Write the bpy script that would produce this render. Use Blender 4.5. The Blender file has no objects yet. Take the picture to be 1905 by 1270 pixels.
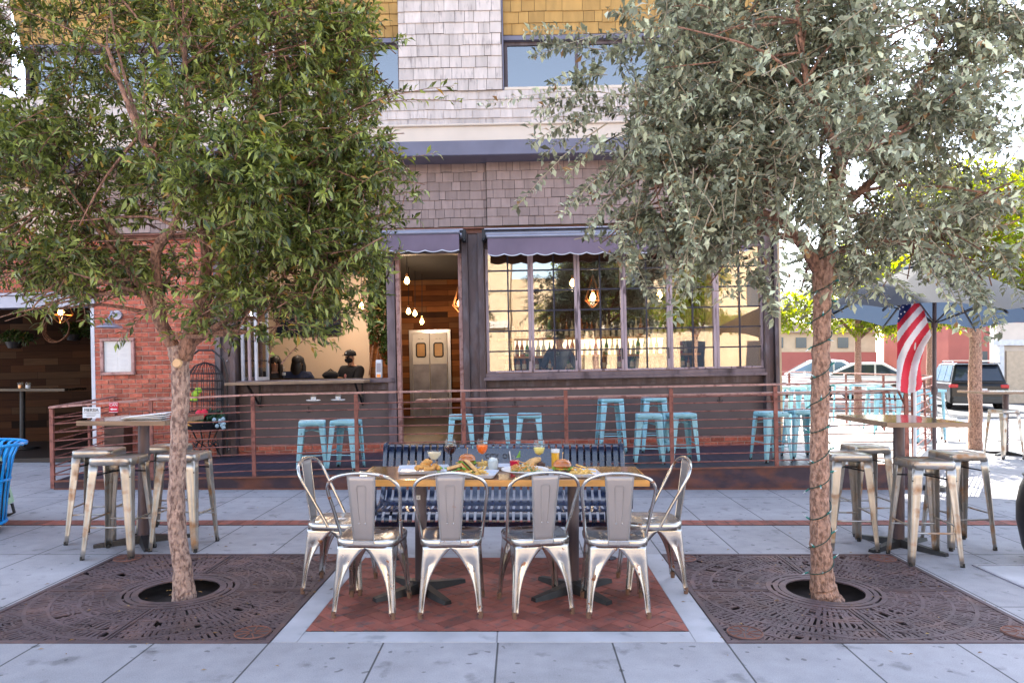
import bpy, bmesh, math, random
import numpy as np
from mathutils import Vector, Matrix, Euler
random.seed(7); RNG = np.random.default_rng(11)
S = bpy.context.scene
COL = S.collection
R = math.radians
# ---------------------------------------------------------------- camera
F, VX, VY, HC = 1340.0, 970.0, 678.0, 1.47
cam = bpy.data.cameras.new('camera'); camo = bpy.data.objects.new('camera', cam); COL.objects.link(camo)
camo.location = (0, 0, HC); camo.rotation_euler = (R(90), 0, 0)
cam.sensor_width = 36; cam.lens = F/1905*36
cam.shift_x = -(VX-952.5)/1905; cam.shift_y = (VY-635)/1905
cam.clip_start = .05; cam.clip_end = 2000
S.camera = camo
# ---------------------------------------------------------------- light
SUN_EL, SUN_AZ = R(48), R(-3)          # behind the restaurant, a little to the left
w = bpy.data.worlds.new('World'); S.world = w; w.use_nodes = True
nt = w.node_tree; bg = nt.nodes['Background']
sky = nt.nodes.new('ShaderNodeTexSky'); sky.sky_type = 'NISHITA'; sky.sun_disc = False
sky.sun_elevation = SUN_EL; sky.sun_rotation = SUN_AZ; sky.air_density = 1.0; sky.dust_density = 1.5; sky.ozone_density = 1.2
hsv = nt.nodes.new('ShaderNodeHueSaturation'); hsv.inputs['Saturation'].default_value = .7; nt.links.new(sky.outputs[0], hsv.inputs['Color']); nt.links.new(hsv.outputs[0], bg.inputs[0]); bg.inputs[1].default_value = .15
sd = bpy.data.lights.new('sun', 'SUN'); sd.energy = 4.5; sd.angle = R(.5); sd.color = (1, .93, .82)
so = bpy.data.objects.new('sun', sd); COL.objects.link(so)
sv = Vector((math.sin(SUN_AZ)*math.cos(SUN_EL), math.cos(SUN_AZ)*math.cos(SUN_EL), math.sin(SUN_EL)))
so.rotation_euler = sv.to_track_quat('Z', 'Y').to_euler(); so.location = sv*40
S.view_settings.view_transform = 'Standard'; S.view_settings.look = 'None'
S.view_settings.exposure = 2.4; S.view_settings.gamma = 1
S.render.engine = 'CYCLES'
S.cycles.use_denoising = True; S.cycles.max_bounces = 7; S.cycles.diffuse_bounces = 3; S.cycles.glossy_bounces = 3
S.cycles.transmission_bounces = 7; S.cycles.transparent_max_bounces = 12
S.cycles.caustics_reflective = False; S.cycles.caustics_refractive = False; S.cycles.sample_clamp_indirect = 6
# ---------------------------------------------------------------- helpers
def P(px, py, d): return Vector(((px-VX)*d/F, d, HC-(py-VY)*d/F))
def DK(x): return .212+.02*x            # height of the deck
def L(px, py, d):                       # pixel + depth -> building frame (tilted 1.1 degrees)
    p = P(px, py, d); zl = p.z-DK(p.x); return Vector((p.x+.02*zl, d, zl))
def lx(px, d): return (px-VX)*d/F
class MB:
    def __init__(s): s.v = []; s.f = []; s.r = []; s.M = Matrix(); s.rv = 0.; s.sm = []
    def add(s, vs, fs, smooth=False):
        b = len(s.v); M = s.M
        s.v += [tuple(M @ Vector(v)) for v in vs]
        s.f += [tuple(i+b for i in f) for f in fs]; s.r += [s.rv]*len(fs); s.sm += [smooth]*len(fs)
        return s
    def box(s, x0, y0, z0, x1, y1, z1):
        return s.add([(x0,y0,z0),(x1,y0,z0),(x1,y1,z0),(x0,y1,z0),(x0,y0,z1),(x1,y0,z1),(x1,y1,z1),(x0,y1,z1)],
              [(0,3,2,1),(4,5,6,7),(0,1,5,4),(1,2,6,5),(2,3,7,6),(3,0,4,7)])
    def cbox(s, c, sz): return s.box(c[0]-sz[0]/2, c[1]-sz[1]/2, c[2]-sz[2]/2, c[0]+sz[0]/2, c[1]+sz[1]/2, c[2]+sz[2]/2)
    def bar(s, a, b, w, h, up=(0,0,1)):
        a = Vector(a); b = Vector(b); d = (b-a); l = d.length; d.normalize(); u = Vector(up)
        x = d.cross(u)
        if x.length < 1e-4: x = d.cross(Vector((0,1,0)))
        x.normalize(); u = x.cross(d); vs = []
        for q in (a, b):
            for i, j in ((-1,-1),(1,-1),(1,1),(-1,1)): vs.append(q+x*i*w/2+u*j*h/2)
        return s.add(vs, [(0,1,2,3),(7,6,5,4),(0,4,5,1),(1,5,6,2),(2,6,7,3),(3,7,4,0)])
    def tube(s, pts, rad, n=8, closed=False, cap=True, smooth=True):
        pts = [Vector(p) for p in pts]; k = len(pts)
        if not isinstance(rad, (list, tuple)): rad = [rad]*k
        vs = []; up = None
        for i in range(k):
            if closed: t = pts[(i+1) % k]-pts[i-1]
            else: t = pts[min(i+1, k-1)]-pts[max(i-1, 0)]
            t.normalize()
            if up is None:
                up = Vector((0,0,1)) if abs(t.z) < .9 else Vector((0,1,0))
            x = t.cross(up)
            if x.length < 1e-5: x = t.cross(Vector((1,0,0)))
            x.normalize(); up = x.cross(t).normalized()
            for j in range(n):
                a = 2*math.pi*j/n; vs.append(pts[i]+(x*math.cos(a)+up*math.sin(a))*rad[i])
        fs = []
        for i in range(k if closed else k-1):
            a = i*n; b = ((i+1) % k)*n
            for j in range(n): fs.append((a+j, a+(j+1) % n, b+(j+1) % n, b+j))
        s.add(vs, fs, smooth)
        if cap and not closed:
            m = len(vs); s.add(vs[:n], [tuple(range(n))]); s.add(vs[-n:], [tuple(range(n))[::-1]])
        return s
    def lathe(s, prof, n=20, c=(0,0,0), smooth=True, a0=0, sy=1):
        vs = []; fs = []
        for r, z in prof:
            for j in range(n):
                a = 2*math.pi*j/n+a0; vs.append((c[0]+r*math.cos(a), c[1]+r*sy*math.sin(a), c[2]+z))
        for i in range(len(prof)-1):
            for j in range(n): fs.append((i*n+j, i*n+(j+1) % n, (i+1)*n+(j+1) % n, (i+1)*n+j))
        return s.add(vs, fs, smooth)
    def cyl(s, c, r, h, n=16, r2=None):
        r2 = r if r2 is None else r2
        s.lathe([(r,0),(r2,h)], n, c)
        s.lathe([(0.0005,0),(r,0)], n, c, False); return s.lathe([(r2,h),(.0005,h)], n, c, False)
    def ball(s, c, r, n=12, m=8, sz=(1,1,1), jit=0):
        vs = []; fs = []
        for i in range(m+1):
            t = math.pi*i/m
            for j in range(n):
                a = 2*math.pi*j/n; k = r*(1+(random.random()-.5)*jit)
                vs.append((c[0]+k*sz[0]*math.sin(t)*math.cos(a), c[1]+k*sz[1]*math.sin(t)*math.sin(a), c[2]+k*sz[2]*math.cos(t)))
        for i in range(m):
            for j in range(n): fs.append((i*n+j, (i+1)*n+j, (i+1)*n+(j+1) % n, i*n+(j+1) % n))
        return s.add(vs, fs, True)
    def prism(s, poly, z0, z1):          # poly in xy
        n = len(poly); vs = [(x,y,z0) for x,y in poly]+[(x,y,z1) for x,y in poly]
        return s.add(vs, [tuple(range(n))[::-1], tuple(range(n,2*n))]+[(i,(i+1)%n,n+(i+1)%n,n+i) for i in range(n)])
    def prismx(s, poly, x0, x1):         # poly in yz, extruded along x
        n = len(poly); vs = [(x0,y,z) for y,z in poly]+[(x1,y,z) for y,z in poly]
        return s.add(vs, [tuple(range(n)), tuple(range(n,2*n))[::-1]]+[(i,n+i,n+(i+1)%n,(i+1)%n) for i in range(n)])
    def build(s, name, m, parent=None, bevel=0, solid=0, sharp=35, seg=1):
        me = bpy.data.meshes.new(name); me.from_pydata(s.v, [], s.f); me.validate()
        if len(me.polygons) == len(s.sm):
            me.polygons.foreach_set('use_smooth', s.sm)
            if any(s.r):
                at = me.attributes.new('rnd', 'FLOAT', 'FACE'); at.data.foreach_set('value', s.r)
        if any(s.sm): me.set_sharp_from_angle(angle=R(sharp))
        return link(name, me, m, parent, bevel, solid, seg)
def link(name, me, m, parent=None, bevel=0, solid=0, seg=1):
    if m is not None: me.materials.append(m)
    o = bpy.data.objects.new(name, me); COL.objects.link(o)
    if parent is not None: o.parent = parent
    if solid:
        md = o.modifiers.new('solid', 'SOLIDIFY'); md.thickness = solid; md.offset = 0
    if bevel:
        md = o.modifiers.new('bevel', 'BEVEL'); md.width = bevel; md.segments = seg; md.limit_method = 'ANGLE'; md.angle_limit = R(40)
    return o
def tag(o, label=None, cat=None, group=None, kind=None):
    if label: o['label'] = label
    if cat: o['category'] = cat
    if group: o['group'] = group
    if kind: o['kind'] = kind
    return o
def thing(name, label, cat, loc=(0,0,0), rz=0, group=None, tilt=0):
    o = bpy.data.objects.new(name, None); COL.objects.link(o); o.location = loc
    o.rotation_euler = (0, tilt, rz); o.empty_display_size = .2
    return tag(o, label, cat, group)
TILT = -.02
def bthing(name, label, cat, group=None): return thing(name, label, cat, (0,0,.212), 0, group, TILT)
def structure(o): o['kind'] = 'structure'; return o
def dup(root, loc, rz=None, label=None, group=None, scale=None):
    def cp(o, par):
        c = o.copy(); COL.objects.link(c); c.parent = par
        for ch in list(KIDS.get(o.name, [])): cp(ch, c)
        return c
    KIDS = {}
    for o in bpy.data.objects:
        if o.parent: KIDS.setdefault(o.parent.name, []).append(o)
    r = cp(root, None); r.location = loc
    if rz is not None: r.rotation_euler[2] = rz
    if label: r['label'] = label
    if group: r['group'] = group
    if scale: r.scale = scale
    return r
def text_mesh(name, txt, size, m, parent, M, ext=.001, align='CENTER'):
    cu = bpy.data.curves.new(name, 'FONT'); cu.body = txt; cu.size = size; cu.align_x = align; cu.align_y = 'CENTER'; cu.extrude = ext; cu.resolution_u = 3
    o = bpy.data.objects.new('tmp', cu); COL.objects.link(o)
    dg = bpy.context.evaluated_depsgraph_get(); me = bpy.data.meshes.new_from_object(o.evaluated_get(dg))
    bpy.data.objects.remove(o); me.name = name; me.transform(M); me.materials.clear()
    return link(name, me, m, parent)
FRONT = Matrix.Rotation(R(90), 4, 'X')   # text lying in xy -> standing, facing -y
# ---------------------------------------------------------------- materials
def pm(name, base, rough=.6, metal=0., var=.12, scale=6., base2=None, thr=.55, wid=.1, bump=.0, bscale=40., rnd=0., stretch=(1,1,1), emit=None, trans=0., coat=0., spec=.5, b2scale=None, hue=None, det=5):
    m = bpy.data.materials.new(name); m.use_nodes = True; n = m.node_tree.nodes; l = m.node_tree.links; b = n['Principled BSDF']
    b.inputs['Roughness'].default_value = rough; b.inputs['Metallic'].default_value = metal
    b.inputs['Specular IOR Level'].default_value = spec; b.inputs['Coat Weight'].default_value = coat; b.inputs['Coat Roughness'].default_value = .15
    b.inputs['Transmission Weight'].default_value = trans
    tc = n.new('ShaderNodeTexCoord'); mp = n.new('ShaderNodeMapping'); mp.inputs['Scale'].default_value = stretch
    oi = n.new('ShaderNodeObjectInfo'); vm = n.new('ShaderNodeVectorMath'); vm.operation = 'SCALE'; vm.inputs[0].default_value = (13., 7., 5.); l.new(oi.outputs['Random'], vm.inputs['Scale'])
    va = n.new('ShaderNodeVectorMath'); l.new(tc.outputs['Object'], va.inputs[0]); l.new(vm.outputs[0], va.inputs[1]); l.new(va.outputs[0], mp.inputs[0])
    nz = n.new('ShaderNodeTexNoise'); nz.inputs['Scale'].default_value = scale; nz.inputs['Detail'].default_value = det; l.new(mp.outputs[0], nz.inputs[0])
    mr = n.new('ShaderNodeMapRange'); mr.inputs[1].default_value = .3; mr.inputs[2].default_value = .7; mr.inputs[3].default_value = 1-var; mr.inputs[4].default_value = 1+var
    l.new(nz.outputs[0], mr.inputs[0])
    col = n.new('ShaderNodeRGB'); col.outputs[0].default_value = (*base, 1); cur = col.outputs[0]
    if base2 is not None:
        n2 = n.new('ShaderNodeTexNoise'); n2.inputs['Scale'].default_value = b2scale or scale*1.7; n2.inputs['Detail'].default_value = 6; l.new(mp.outputs[0], n2.inputs[0])
        m2 = n.new('ShaderNodeMapRange'); m2.inputs[1].default_value = thr-wid/2; m2.inputs[2].default_value = thr+wid/2; l.new(n2.outputs[0], m2.inputs[0])
        mx = n.new('ShaderNodeMix'); mx.data_type = 'RGBA'; mx.inputs['B'].default_value = (*base2, 1); l.new(cur, mx.inputs['A']); l.new(m2.outputs[0], mx.inputs['Factor']); cur = mx.outputs['Result']
        if metal > .3:
            ms = n.new('ShaderNodeMapRange'); ms.inputs[3].default_value = metal; ms.inputs[4].default_value = metal*.35; l.new(m2.outputs[0], ms.inputs[0]); l.new(ms.outputs[0], b.inputs['Metallic'])
            rs = n.new('ShaderNodeMapRange'); rs.inputs[3].default_value = rough; rs.inputs[4].default_value = min(1, rough+.3); l.new(m2.outputs[0], rs.inputs[0]); l.new(rs.outputs[0], b.inputs['Roughness'])
    hs = n.new('ShaderNodeHueSaturation'); l.new(cur, hs.inputs['Color'])
    if rnd:
        at = n.new('ShaderNodeAttribute'); at.attribute_name = 'rnd'
        ma = n.new('ShaderNodeMapRange'); ma.inputs[3].default_value = 1-rnd; ma.inputs[4].default_value = 1+rnd; l.new(at.outputs['Fac'], ma.inputs[0])
        mu = n.new('ShaderNodeMath'); mu.operation = 'MULTIPLY'; l.new(mr.outputs[0], mu.inputs[0]); l.new(ma.outputs[0], mu.inputs[1]); l.new(mu.outputs[0], hs.inputs['Value'])
        if hue:
            mh = n.new('ShaderNodeMapRange'); mh.inputs[3].default_value = .5-hue; mh.inputs[4].default_value = .5+hue
            fr = n.new('ShaderNodeMath'); fr.operation = 'MULTIPLY'; fr.inputs[1].default_value = 7.3; l.new(at.outputs['Fac'], fr.inputs[0])
            f2 = n.new('ShaderNodeMath'); f2.operation = 'FRACT'; l.new(fr.outputs[0], f2.inputs[0]); l.new(f2.outputs[0], mh.inputs[0]); l.new(mh.outputs[0], hs.inputs['Hue'])
    else: l.new(mr.outputs[0], hs.inputs['Value'])
    l.new(hs.outputs[0], b.inputs['Base Color'])
    if bump:
        nb = n.new('ShaderNodeTexNoise'); nb.inputs['Scale'].default_value = bscale; nb.inputs['Detail'].default_value = 5; l.new(mp.outputs[0], nb.inputs[0])
        bp = n.new('ShaderNodeBump'); bp.inputs['Strength'].default_value = bump; bp.inputs['Distance'].default_value = .01; l.new(nb.outputs[0], bp.inputs['Height']); l.new(bp.outputs[0], b.inputs['Normal'])
    if emit:
        b.inputs['Emission Color'].default_value = (*emit[:3], 1); b.inputs['Emission Strength'].default_value = emit[3]
    return m
def leafmat(name, c, c2, rough=.42, tr=.35, yel=(.22,.18,.03), yt=.95):
    m = bpy.data.materials.new(name); m.use_nodes = True; n = m.node_tree.nodes; l = m.node_tree.links; b = n['Principled BSDF']
    at = n.new('ShaderNodeAttribute'); at.attribute_name = 'rnd'
    cr = n.new('ShaderNodeValToRGB'); e = cr.color_ramp.elements; e[0].color = (*c, 1); e[1].color = (*yel, 1)
    e[1].position = 1.; k = cr.color_ramp.elements.new(yt-.04); k.color = (*c2, 1)
    k2 = cr.color_ramp.elements.new(.45); k2.color = (*[.7*p+.3*q for p, q in zip(c, c2)], 1); l.new(at.outputs['Fac'], cr.inputs[0]); l.new(cr.outputs[0], b.inputs['Base Color']); b.inputs['Roughness'].default_value = rough
    t = n.new('ShaderNodeBsdfTranslucent'); hs = n.new('ShaderNodeHueSaturation'); hs.inputs['Value'].default_value = 1.8; hs.inputs['Saturation'].default_value = 1.25; hs.inputs['Hue'].default_value = .48
    l.new(cr.outputs[0], hs.inputs['Color']); l.new(hs.outputs[0], t.inputs[0])
    mx = n.new('ShaderNodeMixShader'); mx.inputs[0].default_value = tr; l.new(b.outputs[0], mx.inputs[1]); l.new(t.outputs[0], mx.inputs[2])
    l.new(mx.outputs[0], n['Material Output'].inputs[0]); return m
def glassmat(name, tint=(.93,.96,.96), ior=1.9, wav=.0, wsc=2.):
    m = bpy.data.materials.new(name); m.use_nodes = True; n = m.node_tree.nodes; l = m.node_tree.links; n.remove(n['Principled BSDF'])
    t = n.new('ShaderNodeBsdfTransparent'); t.inputs[0].default_value = (*tint, 1); g = n.new('ShaderNodeBsdfGlossy'); g.inputs['Roughness'].default_value = .0
    f = n.new('ShaderNodeLayerWeight'); f.inputs[0].default_value = .5; f0 = ((ior-1)/(ior+1))**2; pw = n.new('ShaderNodeMath'); pw.operation = 'POWER'; pw.inputs[1].default_value = 4.5; l.new(f.outputs['Facing'], pw.inputs[0]); ml = n.new('ShaderNodeMath'); ml.operation = 'MULTIPLY_ADD'; ml.inputs[1].default_value = .75*(1-f0); ml.inputs[2].default_value = f0; l.new(pw.outputs[0], ml.inputs[0]); mx = n.new('ShaderNodeMixShader')
    l.new(ml.outputs[0], mx.inputs[0]); l.new(t.outputs[0], mx.inputs[1]); l.new(g.outputs[0], mx.inputs[2]); l.new(mx.outputs[0], n['Material Output'].inputs[0])
    if wav:
        tc = n.new('ShaderNodeTexCoord'); nb = n.new('ShaderNodeTexNoise'); nb.inputs['Scale'].default_value = wsc; nb.inputs['Detail'].default_value = 1; l.new(tc.outputs['Object'], nb.inputs[0])
        bp = n.new('ShaderNodeBump'); bp.inputs['Strength'].default_value = wav; bp.inputs['Distance'].default_value = .02; l.new(nb.outputs[0], bp.inputs['Height']); l.new(bp.outputs[0], g.inputs['Normal'])
    return m
def liquid(name, c, tr=.8): return pm(name, c, .05, 0, 0, trans=tr)
def concrete():
    m = bpy.data.materials.new('paving_concrete'); m.use_nodes = True; n = m.node_tree.nodes; l = m.node_tree.links; b = n['Principled BSDF']; b.inputs['Roughness'].default_value = .8
    def N(t, **k):
        x = n.new(t)
        for a, v in k.items(): setattr(x, a, v)
        return x
    def mth(op, a, c=None, d=None):
        x = N('ShaderNodeMath', operation=op)
        for i, q in enumerate((a, c, d)):
            if q is None: continue
            if isinstance(q, (int, float)): x.inputs[i].default_value = q
            else: l.new(q, x.inputs[i])
        return x.outputs[0]
    tc = N('ShaderNodeTexCoord'); sx = N('ShaderNodeSeparateXYZ'); l.new(tc.outputs['Object'], sx.inputs[0])
    def grid(o, off, st): # distance in m to the nearest joint
        q = mth('FRACT', mth('DIVIDE', mth('SUBTRACT', o, off-300*st), st)); return mth('MULTIPLY', mth('SUBTRACT', .5, mth('ABSOLUTE', mth('SUBTRACT', q, .5))), st)
    g = mth('MINIMUM', grid(sx.outputs[0], 1.086, .605), grid(sx.outputs[1], 5.585, .605*2))
    ln = N('ShaderNodeMapRange'); ln.inputs[1].default_value = .003; ln.inputs[2].default_value = .0065; l.new(g, ln.inputs[0])
    # value per slab
    def cell(o, off, st): return mth('FLOOR', mth('DIVIDE', mth('SUBTRACT', o, off-300*st), st))
    cx = N('ShaderNodeCombineXYZ'); l.new(cell(sx.outputs[0], 1.086, .605), cx.inputs[0]); l.new(cell(sx.outputs[1], 5.585, 1.21), cx.inputs[1])
    wn = N('ShaderNodeTexWhiteNoise'); l.new(cx.outputs[0], wn.inputs[0])
    def noise(sc, det):
        x = N('ShaderNodeTexNoise'); x.inputs['Scale'].default_value = sc; x.inputs['Detail'].default_value = det; l.new(tc.outputs['Object'], x.inputs[0]); return x.outputs[0]
    v = mth('ADD', mth('MULTIPLY', noise(1.3, 6), .55), mth('MULTIPLY', noise(160, 3), .5))
    v = mth('ADD', v, mth('MULTIPLY', noise(9, 5), .3)); v = mth('ADD', v, mth('MULTIPLY', wn.outputs[0], .09))
    mr = N('ShaderNodeMapRange'); mr.inputs[1].default_value = .35; mr.inputs[2].default_value = 1.05; mr.inputs[3].default_value = .17; mr.inputs[4].default_value = .47; l.new(v, mr.inputs[0])
    sp = N('ShaderNodeMapRange'); sp.inputs[1].default_value = .6; sp.inputs[2].default_value = .7; sp.inputs[3].default_value = 1; sp.inputs[4].default_value = .62; l.new(noise(5.5, 8), sp.inputs[0])
    s2 = N('ShaderNodeMapRange'); s2.inputs[1].default_value = .7; s2.inputs[2].default_value = .73; s2.inputs[3].default_value = 1; s2.inputs[4].default_value = .5; l.new(noise(14, 1), s2.inputs[0]); val = mth('MULTIPLY', mth('MULTIPLY', mr.outputs[0], s2.outputs[0]), sp.outputs[0]); l3 = mth('ADD', mth('MULTIPLY', ln.outputs[0], .8), .2); val = mth('MULTIPLY', val, l3)
    cc = N('ShaderNodeCombineColor'); l.new(mth('MULTIPLY', val, .97), cc.inputs[0]); l.new(mth('MULTIPLY', val, .95), cc.inputs[1]); l.new(mth('MULTIPLY', val, 1.03), cc.inputs[2]); l.new(cc.outputs[0], b.inputs['Base Color'])
    bp = N('ShaderNodeBump'); bp.inputs['Strength'].default_value = .35; bp.inputs['Distance'].default_value = .004
    l.new(mth('ADD', noise(220, 2), mth('MULTIPLY', ln.outputs[0], 2)), bp.inputs['Height']); l.new(bp.outputs[0], b.inputs['Normal'])
    return m
def planks(name, cols, w=.9, h=.14, sat=1.):
    m = bpy.data.materials.new(name); m.use_nodes = True; n = m.node_tree.nodes; l = m.node_tree.links; b = n['Principled BSDF']; b.inputs['Roughness'].default_value = .7; b.inputs['Specular IOR Level'].default_value = .12
    tc = n.new('ShaderNodeTexCoord'); sx = n.new('ShaderNodeSeparateXYZ'); l.new(tc.outputs['Object'], sx.inputs[0])
    ad = n.new('ShaderNodeMath'); ad.operation = 'ADD'; l.new(sx.outputs[0], ad.inputs[0]); l.new(sx.outputs[1], ad.inputs[1])
    cb = n.new('ShaderNodeCombineXYZ'); l.new(ad.outputs[0], cb.inputs[0]); l.new(sx.outputs[2], cb.inputs[1])
    br = n.new('ShaderNodeTexBrick'); l.new(cb.outputs[0], br.inputs[0]); br.offset = .37; br.offset_frequency = 2; br.squash = 1.6; br.squash_frequency = 3
    br.inputs['Scale'].default_value = 1; br.inputs['Brick Width'].default_value = w; br.inputs['Row Height'].default_value = h; br.inputs['Mortar Size'].default_value = .003; br.inputs['Bias'].default_value = 0
    br.inputs['Color1'].default_value = (0,0,0,1); br.inputs['Color2'].default_value = (1,1,1,1); br.inputs['Mortar'].default_value = (0,0,0,1)
    cr = n.new('ShaderNodeValToRGB'); cr.color_ramp.interpolation = 'LINEAR'
    while len(cr.color_ramp.elements) < len(cols): cr.color_ramp.elements.new(.5)
    for i, c in enumerate(cols): cr.color_ramp.elements[i].position = i/(len(cols)-1); cr.color_ramp.elements[i].color = (*c, 1)
    l.new(br.outputs[0], cr.inputs[0])
    mp = n.new('ShaderNodeMapping'); mp.inputs['Scale'].default_value = (2, 2, 40); l.new(tc.outputs['Object'], mp.inputs[0])
    nz = n.new('ShaderNodeTexNoise'); nz.inputs['Scale'].default_value = 1.5; nz.inputs['Detail'].default_value = 6; l.new(mp.outputs[0], nz.inputs[0])
    mr = n.new('ShaderNodeMapRange'); mr.inputs[3].default_value = .45; mr.inputs[4].default_value = 1.5; l.new(nz.outputs[0], mr.inputs[0])
    mm = n.new('ShaderNodeMath'); mm.operation = 'MULTIPLY_ADD'; l.new(br.outputs['Fac'], mm.inputs[0]); mm.inputs[1].default_value = -.8; mm.inputs[2].default_value = 1
    m3 = n.new('ShaderNodeMath'); m3.operation = 'MULTIPLY'; l.new(mm.outputs[0], m3.inputs[0]); l.new(mr.outputs[0], m3.inputs[1])
    hs = n.new('ShaderNodeHueSaturation'); hs.inputs['Saturation'].default_value = sat; l.new(cr.outputs[0], hs.inputs['Color']); l.new(m3.outputs[0], hs.inputs['Value']); l.new(hs.outputs[0], b.inputs['Base Color'])
    return m
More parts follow.
